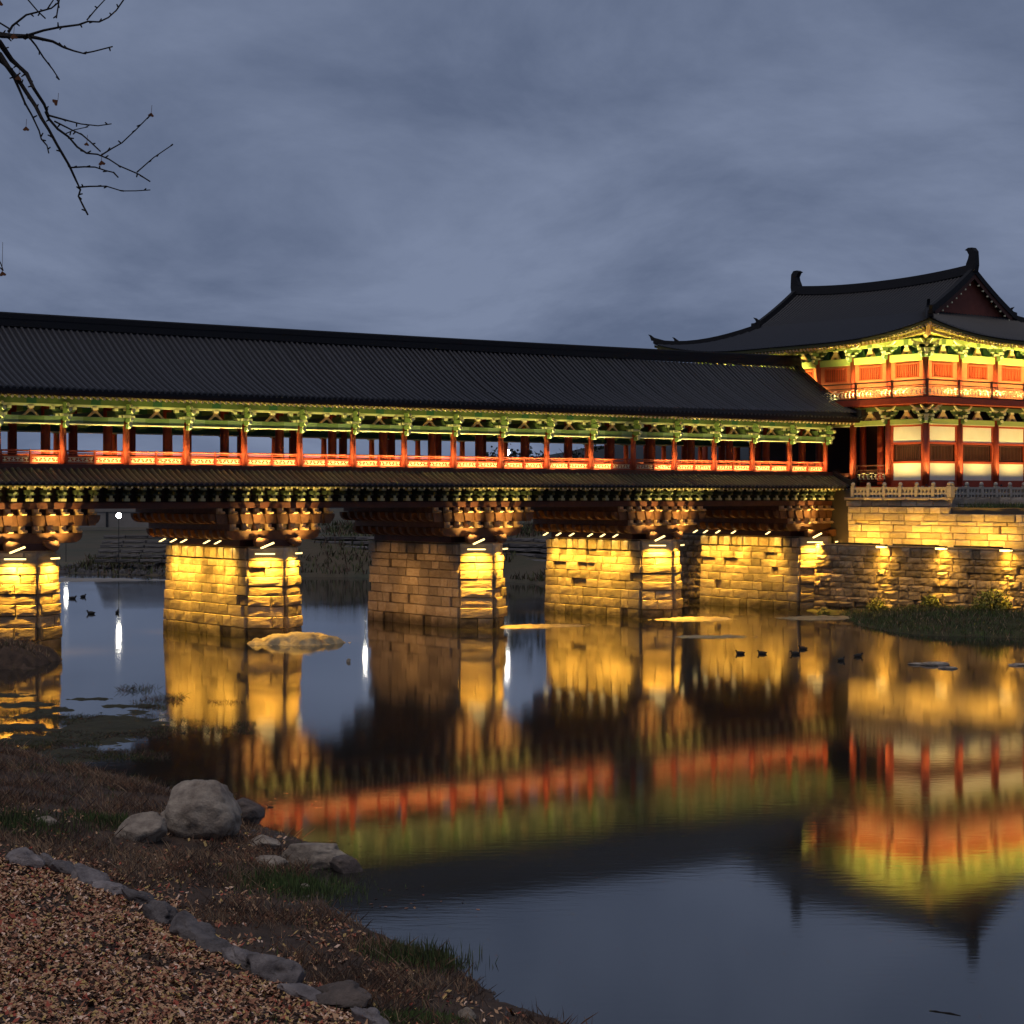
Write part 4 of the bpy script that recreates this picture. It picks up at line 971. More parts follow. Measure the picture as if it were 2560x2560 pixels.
nr = np.random.default_rng(3)
def blades(name, pts, zs, hgt, wid, mats, mix, label, lean=.45, cat='grass', seg=2):
    n = len(pts); th = nr.uniform(0, 2*np.pi, n); h = hgt*(.35+np.minimum(nr.gamma(2.2, .28, n), 1.5)); l = nr.uniform(0, lean, n)*h; w = wid
    V = np.zeros((n, 5, 3)); px_ = np.cos(th+1.57)*w; py_ = np.sin(th+1.57)*w
    for k_, (f_, q, sg) in enumerate(((0, 0, -1), (0, 0, 1), (.45, .55, 1), (1, 1, 0), (.45, .55, -1))):
        V[:, k_, 0] = pts[:, 0]+np.cos(th)*l*f_+px_*sg; V[:, k_, 1] = pts[:, 1]+np.sin(th)*l*f_+py_*sg; V[:, k_, 2] = zs-.02+h*q*(1-.1*l/h)
    me = bpy.data.meshes.new(name); me.from_pydata(V.reshape(-1, 3).tolist(), [], np.arange(5*n).reshape(n, 5).tolist())
    for m_ in mats: me.materials.append(m_)
    idx = nr.choice(len(mats), n, p=mix)
    if len(mats) > 2:
        q_ = vnoise(pts[:, 0], pts[:, 1], 1.1, 44); idx = np.where((q_ > .12) & (nr.uniform(0, 1, n) < .7), 2, np.where((q_ < -.2) & (nr.uniform(0, 1, n) < .5), 1, idx))
    me.polygons.foreach_set('material_index', idx); me.update()
    return place(me, name, kind='stuff', label=label, cat=cat)
GD = [mat('dry_grass_red_brown', (.24, .125, .075), .85), mat('dry_grass_straw', (.38, .26, .16), .85), mat('dry_grass_dark', (.09, .058, .042), .9)]
GG = [mat('grass_dark_green', (.034, .050, .020), .8), mat('grass_olive', (.075, .080, .030), .8), mat('grass_bright', (.08, .12, .035), .8)]
# ================================================================== FAR SIDE THINGS
M['steps'] = mat('dusky_step_stone', (.13, .12, .12), .85, (.06, .055, .055), 1.5, .5, 4, rnd=.4); SVS = stone_variants('steps', 3, .1, 77)
stp = empty('stepped_embankment', (0, 0, 0), 0, 'long grey stone steps along the far bank seen between the piers', 'stone steps')
line = [(-40, 184), (-20, 182), (-10, 178), (2, 171), (12, 158)]
for k_ in range(6):
    for (x0, y0), (x1, y1) in zip(line[:-1], line[1:]):
        L_ = math.dist((x0, y0), (x1, y1)); n = max(1, int(L_/2.2)); ang = math.atan2(y1-y0, x1-x0)
        if k_ == 0:
            slab = None
        for i in range(n):
            if sr.random() < .12: continue
            t_ = i/n; dd = L_/n
            px_, py_ = x0+(x1-x0)*t_+math.sin(ang)*(-(5-k_)*-.55), y0+(y1-y0)*t_-math.cos(ang)*(5-k_)*.55
            place(SVS[(i+k_) % 3], 'step_slab', stp, (px_, py_, .95+k_*.44+sr.uniform(-.03, .03)), (0, sr.uniform(-.01, .01), ang), (dd*.985, .8, .30))
LAMPS = [(297, 1289, 175, 'white street lamp glowing in the gap left of the second pier', .25), (165, 1335, 200, 'street lamp behind the leftmost pier, mirrored as a short streak', .22), (913, 1222, 181, 'street lamp behind the skirt roof, mirrored left of the third pier', .22), (1267, 1131, 222, 'brightest white street lamp shining through the gallery above the railing', .36)]
for x, y, Y, lab, r_ in LAMPS:
    p = at(x, y, Y); E_ = empty('street_lamp', (p[0], p[1], 0), 0, lab, 'street lamp', 'street lamps on the far bank')
    m = MB(); m.tube([(0, 0, 0), (0, 0, p[2]-r_)], .035, 6); m.build('pole', M['metal'], E_)
    m = MB(); rs = [.02]+[r_*math.sin(math.pi*i/6) for i in range(1, 6)]+[.02]; m.tube([(0, 0, p[2]-r_*math.cos(math.pi*i/6)) for i in range(7)], rs, 10); m.build('lamp_globe', M['glow_w'], E_, smooth=True)
# low wall on far left
p = at(262, 1300, 290); E_ = empty('far_low_wall', (p[0], p[1], 0), 0, 'pale low concrete wall far behind, under the bridge girder at left', 'wall')
z0, z1 = at(0, 1302, 290)[2], at(0, 1270, 290)[2]
MB().box(-6, 0.2, 0, .5, z0-1, z1-.6).box(.5, 8, 0, .5, z0-1, z1-.6).build('panel', M['concrete'], E_); MB().box(-6, 8, -.1, .6, z1-.6, z1+.2).build('coping', M['concrete'], E_); MB().box(.2, .5, -.2, .7, z0-1, z1-.6).build('post', M['metal'], E_)
# hill and trees seen through the gallery
def hill(name, pts, Y0, Y1, label=None):
    rows = []; nY = 6
    for j in range(nY+1):
        Y = Y0+(Y1-Y0)*j/nY; f_ = math.sin(math.pi*.5*j/nY)
        rows.append([((x-1280)/F*Y1*(Y/Y1)**.0, Y+6*mnoise.noise(Vector((x*.01, j, 0))), 2+(at(x, y, Y1)[2]-2)*f_) for x, y in pts])
    m = MB(); m.grid(rows); return m.build(name, M['hill'], kind='structure', smooth=True)
hp = []
rx = random.Random(2)
for i in range(90):
    x = -1400+i*60; base = 1168 if x < 1150 else 1168-(min(x, 1500)-1150)*.16
    hp.append((x, base+8*mnoise.noise(Vector((x*.004, 0, 3)))+3*rx.uniform(-1, 1)))
hill('distant_hills', hp, 420, 600)
def tree(x, ytop, Y, hh, wd, label, seed, group=None):
    r = random.Random(seed); p = at(x, ytop, Y); E_ = empty('broadleaf_tree', (p[0], p[1], 0), 0, label, 'tree', group); top_ = p[2]
    m = MB(); m.tube([(0, 0, 1), (.1, 0, top_-hh*.7), (0, .1, top_-hh*.2)], [.3, .2, .05], 6)
    for i in range(7):
        a = r.uniform(0, 6.3); z = top_-hh*r.uniform(.3, .75); m.tube([(0, 0, z), (math.cos(a)*wd*.7, math.sin(a)*wd*.7, z+hh*.25)], [.09, .02], 4)
    m.build('trunk', M['bark'], E_)
    m = MB()
    cl = [(r.gauss(0, wd*.42), r.gauss(0, wd*.42), top_-hh*.5+r.gauss(0, hh*.2)) for _ in range(26)]
    for c in cl:
        for _ in range(34):
            q = Vector(c)+Vector((r.gauss(0, .5), r.gauss(0, .5), r.gauss(0, .4))); s_ = r.uniform(.12, .3)
            u = Vector((r.uniform(-1, 1), r.uniform(-1, 1), r.uniform(-1, 1))).normalized()*s_; v = u.cross(Vector((r.uniform(-1, 1), r.uniform(-1, 1), r.uniform(-1, 1)))).normalized()*s_
            m.add([q-u, q+v, q+u, q-v], [(0, 1, 2, 3)])
    m.build('crown', M['foliage_far'], E_)
tree(1243, 1128, 260, 6, 2.2, 'small dark tree beside the bright lamp seen through the gallery', 1)
tree(1292, 1118, 250, 8, 2.6, 'dark tree just right of the bright lamp through the gallery', 2)
tree(1345, 1108, 240, 9, 3.2, 'dark tree in the middle of the right gallery bays', 3)
tree(1440, 1098, 250, 10, 4, 'broad dark tree seen through the bays near the pavilion', 4)

m = MB(); rr2 = random.Random(8)
for i in range(700):
    px_, py_ = rr2.uniform(130, 440), rr2.gauss(1400, 22); Y = rr2.uniform(171, 190); X_ = (px_-1280)/F*Y; zz = float(far_h(np.array([X_]), np.array([Y]))[0])
    if zz < 0: continue
    s_ = rr2.uniform(.12, .45); q_ = [(rr2.uniform(.6, 1)*s_*math.cos(a), rr2.uniform(.6, 1)*s_*math.sin(a)) for a in (0, 1.25, 2.5, 3.8, 5.0)]
    m.add([(X_+u, Y+v_, zz-.05) for u, v_ in q_]+[(X_+u*.6, Y+v_*.6, zz+s_*rr2.uniform(.4, .8)) for u, v_ in q_], [(i_, (i_+1) % 5, 5+(i_+1) % 5, 5+i_) for i_ in range(5)]+[(5, 6, 7, 8, 9)])
m.build('far_rubble', M['steps'], kind='stuff', label='grey rubble stones strewn on the far bank under the bridge', cat='rubble')
Xf = nr.uniform(-55, 14, 26000); Yf = nr.uniform(150, 210, 26000); Zf = far_h(Xf, Yf); kf = (Zf > .05) & (vnoise(Xf, Yf, .16, 3) > -.08)
blades('far_bank_grass', np.stack([Xf[kf], Yf[kf]], 1), Zf[kf], .5, .05, [GG[0], GG[1], GD[2]], [.35, .3, .35], 'dim rough grass on the far bank seen between the piers', lean=1.0)
# ================================================================== DUCKS
def duck_mesh():
    m = MB(); m.tube([(-.24, 0, .10), (-.18, 0, .075), (-.08, 0, .07), (.04, 0, .07), (.13, 0, .075), (.18, 0, .10)], [.01, .05, .085, .09, .065, .02], 8)
    m.tube([(.12, 0, .10), (.155, 0, .14), (.17, 0, .165)], [.045, .034, .034], 6); m.tube([(.135, 0, .17), (.18, 0, .18), (.225, 0, .165)], [.02, .042, .02], 6); m.tube([(.21, 0, .165), (.26, 0, .155)], [.015, .008], 4)
    return m.mesh('duck', M['bird'], True)
dm = duck_mesh()
DK = [(182, 1497, 0, 'upper left duck of the pair close to the leftmost pier'), (208, 1493, 1, 'small far duck right of the leftmost pier'), (227, 1535, 3, 'large dark duck alone on the blue water left'), (293, 1533, 1.6, 'duck beside the white lamp streak on the water'),
      (1850, 1635, 3.1, 'leftmost duck on the golden reflection of the fifth pier'), (1905, 1635, 3.1, 'second duck on the golden reflection'), (1987, 1636, 3.1, 'third duck on the golden reflection, front of a pair'), (2007, 1623, 3.0, 'rear duck of the pair on the golden reflection'), (2103, 1652, .6, 'duck on the dim water below the rubble wall corner'), (2146, 1642, .2, 'rightmost duck under the rubble wall'), (676, 2018, 3, 'small duck near the round boulder')]
for x, y, a, lab in DK:
    p = on_water(x, y); k_ = 1.0 if y < 1700 else .35
    if y < 1560: k_ = 1.25
    place(dm, 'duck', None, (p[0], p[1], -.02), (0, 0, a), (k_,)*3, label=lab, cat='duck', group='ducks floating on the river')

# ================================================================== FOREGROUND ROCKS
def rock(name, x, y, wpx, hpx, label, cat, seed, material='boulder', dep=.8, sink=.25, tilt=0, lump=.25, rz=0, group=None, flat=False, onw=False, pl=(9, .62, .9)):
    """x,y: photo position of the rock's foot centre; size from its photo size at that distance"""
    p = on_water(x, y) if onw else hit(x, y); sc = p[1]/F; w, h = wpx*sc, hpx*sc
    m = MB(); nu, nv = 60, 40; vs = []; fs = []; r = random.Random(seed)
    planes = [(Vector((r.uniform(-1, 1), r.uniform(-1, 1), r.uniform(-.9, 1))).normalized(), r.uniform(pl[1], pl[2])) for _ in range(pl[0])]
    for j in range(nv+1):
        ph = math.pi*j/nv
        for i in range(nu):
            th = 2*math.pi*i/nu; v = Vector((math.sin(ph)*math.cos(th), math.sin(ph)*math.sin(th), math.cos(ph)))
            q = 1+lump*mnoise.noise(v*1.3+Vector((seed*3.1, 0, 0)))-.13*abs(mnoise.noise(v*3.7+Vector((0, 0, seed))))-.06*abs(mnoise.noise(v*9+Vector((seed, 0, 0))))-.03*abs(mnoise.noise(v*21))+lump*.4*mnoise.noise(v*3.1+Vector((0, seed*2.3, 0)))+.03*mnoise.noise(v*9)
            vv = v*q
            for pn_, pd_ in planes:
                ex = vv.dot(pn_)-pd_
                if ex > 0: vv = vv-pn_*ex*.88
            if flat: vv.z = math.copysign(abs(vv.z)**.8, vv.z)
            vv *= 1.16
            vs.append((vv.x*w/2, vv.y*w/2*dep, vv.z*h/2))
    for j in range(nv):
        for i in range(nu): fs.append((j*nu+i, j*nu+(i+1) % nu, (j+1)*nu+(i+1) % nu, (j+1)*nu+i))
    m.add(vs, fs)
    o = m.build(name, M[material], None, (p[0], p[1]+w*dep*.3, p[2]+h*(.5-sink)), rz, True, label=label, cat=cat, group=group); o.rotation_euler = (0, tilt, rz)
    return o
rock('boulder', 497, 2097, 182, 158, 'largest round pale boulder standing at the water edge', 'boulder', 3, sink=.14, dep=.9, pl=(8, .72, .98), lump=.18)
rock('boulder', 604, 2060, 104, 66, 'dark flat-topped boulder behind the round one, in the water', 'boulder', 6, 'rock_dark', sink=.12, dep=.8, lump=.2, flat=True, pl=(6, .6, .9))
rock('boulder', 338, 2100, 110, 128, 'pointed grey rock half buried in grass left of the round boulder', 'boulder', 8, sink=.42, tilt=.75, pl=(8, .40, .8))
rock('boulder', 782, 2168, 150, 70, 'flat pale slab rock jutting over the water', 'rock', 11, sink=.2, dep=.6, tilt=.05, flat=True)
rock('boulder', 862, 2182, 74, 52, 'dark wet rock at the tip of the slab rock', 'rock', 13, 'rock_dark', sink=.25, dep=.7, tilt=.3)
rock('boulder', 655, 2120, 76, 36, 'low grey rock between the round boulder and the slab rock', 'rock', 14, sink=.3)
rock('boulder', 672, 2166, 86, 34, 'pale low rock left of the slab rock', 'rock', 17, sink=.3, flat=True)
rock('boulder', 838, 2514, 148, 60, 'dark pitted rock near the bottom edge beside moss', 'rock', 21, 'rock_dark', sink=.3, lump=.4)
rock('boulder', 1168, 2552, 42, 36, 'small pale rock at the bottom edge right', 'rock', 23, sink=.2)
rock('boulder', 112, 2062, 60, 24, 'low dark stones in the grass at left', 'rock', 29, sink=.3)
rock('boulder', 760, 2222, 24, 12, 'small white stone at the waterline by the green grass', 'rock', 31, sink=.1)
KB = [(62, 2148, 100, 50, .25), (118, 2150, 60, 30, .2), (160, 2168, 80, 38, .35), (222, 2196, 130, 46, .42), (262, 2222, 100, 44, .4), (335, 2252, 90, 34, .35), (400, 2288, 110, 58, .4), (470, 2330, 150, 50, .38), (540, 2362, 120, 44, .45), (600, 2400, 130, 50, .4), (690, 2440, 160, 56, .45), (760, 2482, 110, 40, .45), (930, 2552, 100, 44, .3)]
for i, (x, y, w, h, tl) in enumerate(KB):
    rock('kerb_stone', x+rng.uniform(-8, 8), y+h*.4+rng.uniform(-5, 5), w*1.06, h*rng.uniform(.85, 1.35), 'flat grey kerb stone in the diagonal row bordering the leaf litter, number from left' if False else [
        'oval grey stone at the upper left end of the kerb row', 'small stone right behind the oval end stone', 'brownish kerb stone next to the oval one', 'long smooth bluish kerb stone in the upper part of the row', 'kerb stone hugging the lower end of the long bluish one', 'thin low kerb stone strewn with leaves', 'dark rough knobby kerb stone mid row', 'pale sharp-edged kerb stone in the middle of the row', 'narrow kerb stone right of the pale sharp-edged one', 'smooth purple-grey kerb stone lower in the row', 'long slanting kerb stone above the pitted rock', 'kerb stone ending at the mossy patch', 'lowest kerb stone at the bottom edge'][i],
        'kerb stone', 40+i, 'kerb', .62, .32, rng.uniform(.14, .34), .5, -tl*1.3-.2+rng.uniform(-.2, .2), 'flat stones edging the path', True)

# ---- leaf litter
def leaves(name, pts, zs, sz, cols, label, material_mix, cat='leaves', tilt=.45):
    n = len(pts); th = nr.uniform(0, 2*np.pi, n); s_ = nr.uniform(sz*.6, sz*1.3, n); V = np.zeros((n, 4, 3)); tx = nr.uniform(-tilt, tilt, n); ty = nr.uniform(-tilt, tilt, n)
    for k_, (a, b) in enumerate(((-1.05, -.15), (.05, -.55), (1.05, .12), (-.1, .55))):
        dx = (a*np.cos(th)-b*np.sin(th))*s_; dy = (a*np.sin(th)+b*np.cos(th))*s_
        V[:, k_, 0] = pts[:, 0]+dx; V[:, k_, 1] = pts[:, 1]+dy; V[:, k_, 2] = zs+tx*dx+ty*dy+nr.uniform(0, .012, n)
    me = bpy.data.meshes.new(name); me.from_pydata(V.reshape(-1, 3).tolist(), [], np.arange(4*n).reshape(n, 4).tolist())
    for m_ in cols: me.materials.append(m_)
    me.polygons.foreach_set('material_index', nr.choice(len(cols), n, p=material_mix)); me.update()
    return place(me, name, kind='stuff', label=label, cat=cat)
def bank_points(n, x0, x1, y0, y1, dmin, dmax, dens=None):
    X = nr.uniform(x0, x1, n); Y = nr.uniform(y0, y1, n); d = near_d(X, Y); k_ = (d > dmin) & (d < dmax)
    if dens is not None: k_ &= nr.uniform(0, 1, n) < dens(X, Y, d)
    X, Y = X[k_], Y[k_]; return np.stack([X, Y], 1), nb(X, Y)
kl = np.array([hit(x, y)[:2] for x, y, *_ in KB]+[hit(1000, 2600)[:2]])
kl = np.concatenate([[kl[0]+(kl[0]-kl[1])*8], kl])
def kerb_side(X, Y): return seg_dist(X, Y, [tuple(p) for p in kl[::-1]])
LM = [mat('leaf_tan', (.46, .27, .15), .8), mat('leaf_brown', (.29, .125, .07), .8), mat('leaf_red', (.34, .075, .045), .8), mat('leaf_yellow', (.46, .31, .11), .8), mat('leaf_dark', (.05, .025, .016), .85), mat('leaf_pale', (.72, .50, .37), .8)]
def dl(X, Y, d): k_ = kerb_side(X, Y); nn_ = vnoise(X, Y, 1.3, 31); return np.where(k_ > .05, np.clip(.85+1.1*nn_, .12, 1), np.where(k_ > -.8, .22, .07)*np.clip(.8+2.5*nn_, .05, 2))
P_, Z_ = bank_points(260000, -10.5, 4.5, 15.5, 40, .35, 30, dl)
leaves('leaf_litter', P_, Z_+.02+.02*vnoise(P_[:, 0], P_[:, 1], 2.2, 4), .042, LM, 'fallen brown and tan leaves covering the near bank', [.28, .27, .05, .11, .22, .07], tilt=.75)
P_, Z_ = bank_points(6000, -9.5, 2.2, 17.5, 44, .2, 30, dl)
leaves('large_leaves', P_, Z_+.03, .058, LM, 'larger curled brown leaves scattered over the leaf litter', [.22, .36, .14, .06, .2, .02], tilt=1.1)
# ---- grasses
def clump(X, Y, sc, seed): return vnoise(X, Y, sc, seed)
def dd_(X, Y, d):
    n_ = vnoise(X, Y, .7, 11); k_ = kerb_side(X, Y); n2_ = vnoise(X, Y, 2.6, 17); return np.clip(.45+1.7*n_+.9*n2_, .02, 1)*(k_ < -.15)*np.clip((-k_)*1.2, .15, 1)
P_, Z_ = bank_points(270000, -17, 6, 19, 56, .02, 7.0, dd_)
blades('dry_grass', P_, Z_, .17, .004, GD, [.5, .25, .25], 'feathery red-brown dry grass between kerb stones and water', lean=1.3)
def dg_(X, Y, d):
    n_ = vnoise(X, Y, .9, 21); e_ = (d < .5)*.5; left = (X < -9)*.12
    return np.clip(3*(n_-.12), 0, 1)*(.25+.75*e_)+left*np.clip(.5+2*n_, 0, 1)
P_, Z_ = bank_points(60000, -17, 2.5, 22, 56, -.1, 6.0, dg_)
blades('green_grass', P_, Z_, .12, .007, GG, [.5, .35, .15], 'dark green grass clumps on the near bank', lean=.9)
# named patches
def patch(name, x, y, rad, n, h, label, mats=GG, mix=(.4, .35, .25), ry=None, wid=.008, z=None):
    p = hit(x, y) if z is None else on_water(x, y, z); a = nr.normal(0, 1, (n, 2))*np.array([rad, ry or rad])*.5+np.array(p[:2]); zz = nb(a[:, 0], a[:, 1]) if z is None else np.full(n, z)
    zz = np.maximum(zz, -.05); return blades(name, a, zz, h, wid, mats, mix, label)
patch('grass_patch', 745, 2215, 1.1, 4200, .13, 'bright green grass tuft below the slab rock', mix=(.3, .3, .4))
patch('grass_patch', 1045, 2545, .55, 2600, .07, 'mossy green patch at the bottom edge', mix=(.1, .3, .6))
patch('grass_patch', 40, 2060, 1.0, 1500, .16, 'green weeds at the left frame edge')
patch('grass_patch', 285, 2060, .9, 1300, .15, 'dark green weeds left of the boulders')
patch('grass_patch', 1050, 2400, .7, 1500, .2, 'green weeds on the water edge low right')
# mats of water plants left
MT = mat('muddy_plant_mat', (.050, .046, .024), .9, (.025, .024, .014), 1.5, 1.0, 6)
for i, (x, y, rx_, ry_, h_) in enumerate([(265, 1822, 1.7, 4.0, .07), (60, 1762, 1.0, .8, .05), (95, 1790, .9, .7, .05), (30, 1820, 1.1, 1.1, .05), (60, 1850, 1.0, 1.2, .05), (140, 1775, .6, .7, .04), (225, 1748, .8, .3, .04), (330, 1765, .9, .4, .04), (140, 1890, 1.4, 1.6, .05), (20, 1738, 1.0, .6, .04)]):
    p = on_water(x, y); mound('mud_flat', p[0], p[1], rx_, ry_, h_, 0, MT, 60+i, edge=2.0, kind='structure')
def waterplants(x0, x1, y0, y1, n, h, seed, label, thr=.05, mats=None, mix=None, wid=.006):
    X = nr.uniform(x0, x1, n*4); Yp = nr.uniform(y0, y1, n*4); Y = HC*F/(Yp-1239); Xw = (X-1280)/F*Y
    k_ = vnoise(Xw, Y, .5, seed) > thr; Xw, Y = Xw[k_][:n], Y[k_][:n]
    return blades('water_plants', np.stack([Xw, Y], 1), np.full(len(Xw), .0), h, wid, mats or [GG[0], GG[1], GD[2], GD[0]], mix or [.25, .3, .35, .1], label, lean=2.0, cat='water plants')
waterplants(130, 420, 1765, 1900, 5500, .10, 5, 'low dark plants rising from the shallows at left', .02)
waterplants(0, 150, 1750, 1880, 4000, .08, 6, 'weeds over the golden reflection at the left edge', .0)
waterplants(330, 640, 1750, 1840, 1300, .10, 7, 'sparse stalks standing in the shallow water left of centre', .12)
waterplants(300, 460, 1715, 1760, 500, .14, 8, 'thin twiggy plants in the blue water', .0)
# floating debris
Xd = nr.uniform(-14, 1, 2600); Yd = nr.uniform(27, 60, 2600); kd = (near_d(Xd, Yd) < -.1) & (near_d(Xd, Yd) > -2.5) & (vnoise(Xd, Yd, .35, 8) > .12); Xd, Yd = Xd[kd], Yd[kd]
leaves('floating_leaves', np.stack([Xd, Yd], 1), np.full(len(Xd), .004), .04, LM, 'scattered dead leaves floating near the left bank', [.2, .35, .05, .0, .4, .0], tilt=.02)
x, y, _ = on_water(24, 1655); a = nr.normal(0, .8, (1500, 2))*np.array([1.3, 2.2])+np.array([x, y]); rr_ = np.hypot((a[:, 0]-x)/1.9, (a[:, 1]-y)/3.6); kq = rr_ < .9
blades('mound_grass', a[kq], .9*(1-rr_[kq]**2)-.05, .22, .012, GD+[GG[1]], [.3, .3, .2, .2], 'dry tufts growing on the mound at the leftmost pier', lean=1.2)
# pebbles along shore
P_, Z_ = bank_points(5000, -15, 2, 26, 54, -.5, .7)
n = len(P_); pm_ = []
m = MB()
for i in range(min(n, 1500)):
    x, y = P_[i]; z = Z_[i]; s_ = rng.uniform(.02, .07); a = rng.uniform(0, 3)
    c, d_ = math.cos(a)*s_, math.sin(a)*s_
    m.add([(x-c, y-d_, z), (x+d_*.7, y-c*.7, z), (x+c, y+d_, z), (x-d_*.7, y+c*.7, z), (x, y, z+s_*.7)], [(0, 1, 4), (1, 2, 4), (2, 3, 4), (3, 0, 4)])
m.build('pebbles', M['kerb'], kind='stuff', label='small grey pebbles scattered along the waterline', cat='pebbles')
# right bank vegetation
X = nr.uniform(18, 44, 60000); Y = nr.uniform(88, 118, 60000); d = seg_dist(X, Y, RS); s_ = (X-OX)*UX+(Y-OY)*UY
k_ = (d > -.1) & (d < 12) & (s_ < 50.4); X, Y = X[k_], Y[k_]
blades('bank_grass', np.stack([X, Y], 1), right_h(X, Y), .2, .012, GG+[GD[2], GD[1]], [.34, .34, .08, .18, .06], 'dark grass on the bank foot under the rubble wall', lean=1.0)
X = nr.uniform(40, 62, 5000); Y = 0
S_ = nr.uniform(52.5, 55, 9000); W_ = nr.uniform(-28, -10.9, 9000); Xg = OX+S_*UX-W_*UY; Yg = OY+S_*UY+W_*UX
blades('wall_top_grass', np.stack([Xg, Yg], 1), np.full(9000, H(-1.0)), .38, .02, GG, [.5, .4, .1], 'strip of green grass on top of the upper wall')
def bush(x, y, s0, w0, r_, label, seed, n=900):
    r = random.Random(seed); p = wp(s0, w0); zb_ = float(right_h(np.array([p[0]]), np.array([p[1]]))[0])
    E_ = empty('bush', (p[0], p[1], zb_), 0, label, 'bush'); m = MB(); st = MB()
    for i in range(14):
        a = r.uniform(0, 6.3); st.tube([(0, 0, -.1), (math.cos(a)*r_*.4, math.sin(a)*r_*.4, r_*.7), (math.cos(a)*r_*.9, math.sin(a)*r_*.9, r_*1.1)], [.03, .02, .006], 4)
    for i in range(n):
        v = Vector((r.gauss(0, 1), r.gauss(0, 1), r.gauss(0, .7))); v = v.normalized()*r_*r.uniform(.5, 1.05); q = Vector((v.x, v.y, abs(v.z)*1.1+.15)); s_ = r.uniform(.04, .09)
        u = Vector((r.uniform(-1, 1), r.uniform(-1, 1), r.uniform(-1, 1))).normalized()*s_; w = u.cross(Vector((r.uniform(-1, 1), r.uniform(-1, 1), 1))).normalized()*s_*.7
        m.add([q-u, q+w, q+u, q-w], [(0, 1, 2, 3)])
    st.build('stem', M['bark'], E_); m.build('foliage', mat('bush_leaf', (.13, .15, .035), .7), E_)
bush(0, 0, 49.4, -16.2, 1.1, 'leafy bush glowing yellow under the rightmost wall floodlight', 1, 1400)
bush(0, 0, 49.7, -11.4, .55, 'small bush at the wall foot under the middle floodlight', 2, 500)
bush(0, 0, 49.7, -7.2, .6, 'thin bush at the wall foot under the first floodlight', 3, 420)
bush(0, 0, 48.9, -3.6, .5, 'low weeds at the corner where the rubble wall meets the fifth pier', 4, 300)

# ================================================================== TREE AT UPPER LEFT
TY = 13.0
def tp(cx, cy, dz=0): return (-3.54+cx*.001, TY+dz, HC+3.43-cy*.001)
tree_ = empty('ginkgo_tree', (-6.2, 13, nz_at(-6.2, 13)), 0, 'nearly bare ginkgo tree whose dark branches hang into the upper left', 'tree')
tz = nz_at(-6.2, 13); T0 = Vector((-6.2, 13, tz))
def tw(pts, r0, r1, name='branch', dz=0, knob=True, seed=0):
    r = random.Random(seed); P3 = [Vector(tp(x, y, dz+.15*mnoise.noise(Vector((x*.003, y*.003, seed)))))-T0 for x, y in pts]
    n = len(P3); m = MB(); r0 *= 1.15; r1 *= 1.25; m.tube(P3, [r1+(r0-r1)*(1-i/(n-1))**2.0 for i in range(n)], 6)
    if knob:
        for i in range(n-1):
            L_ = (P3[i+1]-P3[i]).length; k_ = max(1, int(L_/.075))
            for j in range(k_):
                t_ = (j+r.random())/k_; q = P3[i].lerp(P3[i+1], t_); rr_ = r1+(r0-r1)*(1-(i+t_)/(n-1))**2.0
                dv = Vector((r.uniform(-1, 1), r.uniform(-.4, .4), r.uniform(-1, 1))).normalized()*(rr_+.011+r.random()*.011)
                m.tube([q, q+dv*.7, q+dv*1.2], [rr_*.6+.003, .0055, .0045], 5)
    return m.build(name, M['bark'], tree_)
TWG = [
 ([(-2600, -200), (-1400, 0), (-700, 120), (-200, 200), (0, 300), (60, 400), (170, 500), (240, 620), (300, 720), (320, 790)], .045, .008),
 ([(-700, 140), (-200, 280), (0, 380), (60, 470), (130, 560), (180, 640), (250, 740), (300, 830), (350, 910), (400, 1010), (470, 1140), (500, 1220), (535, 1300), (520, 1345), (560, 1420), (595, 1480)], .022, .005),
 ([(-200, 260), (20, 440), (80, 520), (130, 620), (170, 715), (210, 790), (260, 900), (280, 960), (325, 1010), (348, 1070)], .012, .004),
 ([(300, 760), (320, 810), (380, 880), (450, 930), (510, 1000), (590, 1055), (680, 1075), (760, 1110), (830, 1155), (960, 1210), (1040, 1260)], .010, .004),
 ([(960, 1205), (1080, 1110), (1195, 1020)], .004, .003), ([(690, 1068), (760, 1020), (830, 980), (940, 890), (1050, 800)], .0055, .003),
 ([(320, 795), (460, 830), (560, 860), (680, 875), (770, 858)], .007, .003), ([(350, 820), (470, 880), (550, 920), (620, 980), (700, 1055)], .006, .004),
 ([(470, 1145), (560, 1140), (640, 1145), (720, 1175), (790, 1200), (830, 1240)], .0055, .004), ([(535, 1300), (620, 1292), (740, 1295), (850, 1330), (940, 1325), (1035, 1313)], .006, .003),
 ([(460, 930), (520, 905), (610, 880)], .0035, .0025),
 ([(-1400, 0), (-700, 60), (-200, 200), (0, 232), (70, 240), (200, 256), (260, 270), (360, 285), (430, 320), (500, 345), (575, 370), (650, 360), (770, 315)], .030, .004),
 ([(-200, 215), (0, 245), (100, 262), (200, 252), (300, 210), (400, 180), (540, 170), (610, 155), (690, 160), (750, 125), (800, 70), (860, -10), (920, -120)], .012, .004),
 ([(610, 152), (660, 80), (720, -10), (760, -120)], .005, .003), ([(60, 232), (90, 185), (190, 115), (270, 95), (360, 65), (400, 30), (420, -10), (450, -100)], .008, .004),
 ([(120, -90), (185, -10), (270, 90), (318, 135)], .005, .004), ([(330, 65), (370, -10), (400, -80)], .005, .003), ([(418, -60), (415, -10), (400, 140)], .005, .004),
 ([(205, 258), (260, 330), (300, 400), (360, 480), (405, 550)], .0065, .004), ([(-120, 90), (0, 165), (70, 205)], .005, .005)]
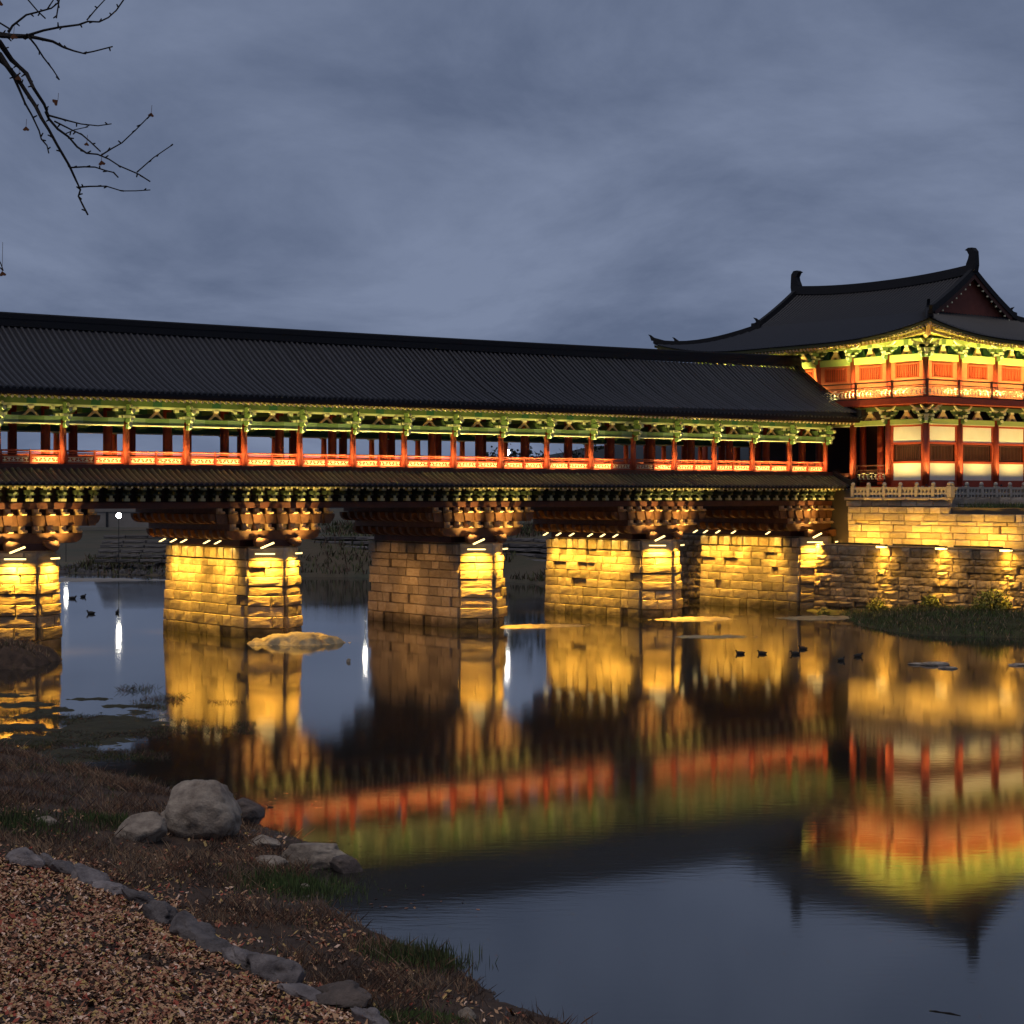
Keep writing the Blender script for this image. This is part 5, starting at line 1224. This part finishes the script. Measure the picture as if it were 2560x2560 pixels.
for i, (pts, r0, r1) in enumerate(TWG): tw(pts, r0, r1, 'branch' if r0 > .006 else 'twig', dz=((i*37) % 7-3)*.03*0, seed=i, knob=True)
m = MB(); b0 = Vector(tp(-2600, -200))-T0
m.tube([(0, 0, -.3), (.05, 0, 1.5), (.0, .05, 3.2), tuple(b0), (b0.x-.1, .1, b0.z+1.6), (b0.x+.2, .2, b0.z+3.2)], [.26, .21, .18, .14, .10, .03], 10); m.build('trunk', M['bark'], tree_)
fan = [(-.0, 0), (-.9, .9), (-.6, 1.25), (-.1, 1.15), (0, 1.0), (.12, 1.2), (.6, 1.2), (.9, .85)]
for cx, cy, a, s_ in ((405, 700, 2.2, .030), (185, 880, 3.14, .026), (605, 990, 3.0, .020), (705, 1115, 3.3, .028), (100, 240, 3.2, .030), (135, 530, 3.0, .026), (20, 1880, 3.3, .028), (1050, 785, 3.0, .024), (5, 10, 3, .03)):
    q = Vector(tp(cx, cy, -.02))-T0; m = MB(); ca_, sa_ = math.cos(a), math.sin(a)
    m.prism([(q.x+s_*(p*ca_-r_*sa_), q.z+s_*(p*sa_+r_*ca_)) for p, r_ in fan], 'y', q.y-.002, q.y+.002); m.tube([(q.x, q.y, q.z), (q.x+.004, q.y, q.z+(.05 if cy < 1500 else .2))], .0015, 4); m.build('leaf', M['leaf_gold'], tree_)
# one twig reaching down at the left edge
tw([(-180, 1500), (-60, 1700), (5, 1830), (22, 1875)], .006, .003, 'twig', seed=40)
tw([(-900, 60), (-600, 700), (-300, 1300), (-180, 1500)], .012, .006, 'branch', seed=41)

# distant floating branch at lower right
p = on_water(2360, 2532); m = MB(); m.tube([(-.19, .10, .002), (-.10, .07, .006), (-.04, .02, .004), (.08, -.04, .006), (.20, -.16, .002)], [.005, .012, .008, .013, .005], 5)
m.build('floating_stick', M['bark'], None, p, label='dark stick floating on the water at lower right', cat='stick')
# rocks standing in the water right
for i, (x, y, w, h, lab) in enumerate([(2290, 1662, 40, 8, 'left flat stone awash right of the ducks'), (2340, 1664, 60, 14, 'largest flat stone awash below the rubble wall'), (2375, 1672, 50, 8, 'right flat stone awash below the rubble wall'), (2548, 1664, 50, 8, 'flat stone awash at the right frame edge'), (1350 if 0 else 872, 1655, 10, 12, 'tiny stone on the blue water left of the lamp streak')]):
    rock('rock', x, y, w, h, lab, 'rock', 80+i, 'boulder', .5, .35, flat=True, onw=True)
for o in bpy.data.objects:
    if o.type == 'MESH' and o.parent is None and 'kind' in o and o['kind'] == 'structure' and 'category' in o: del o['category']
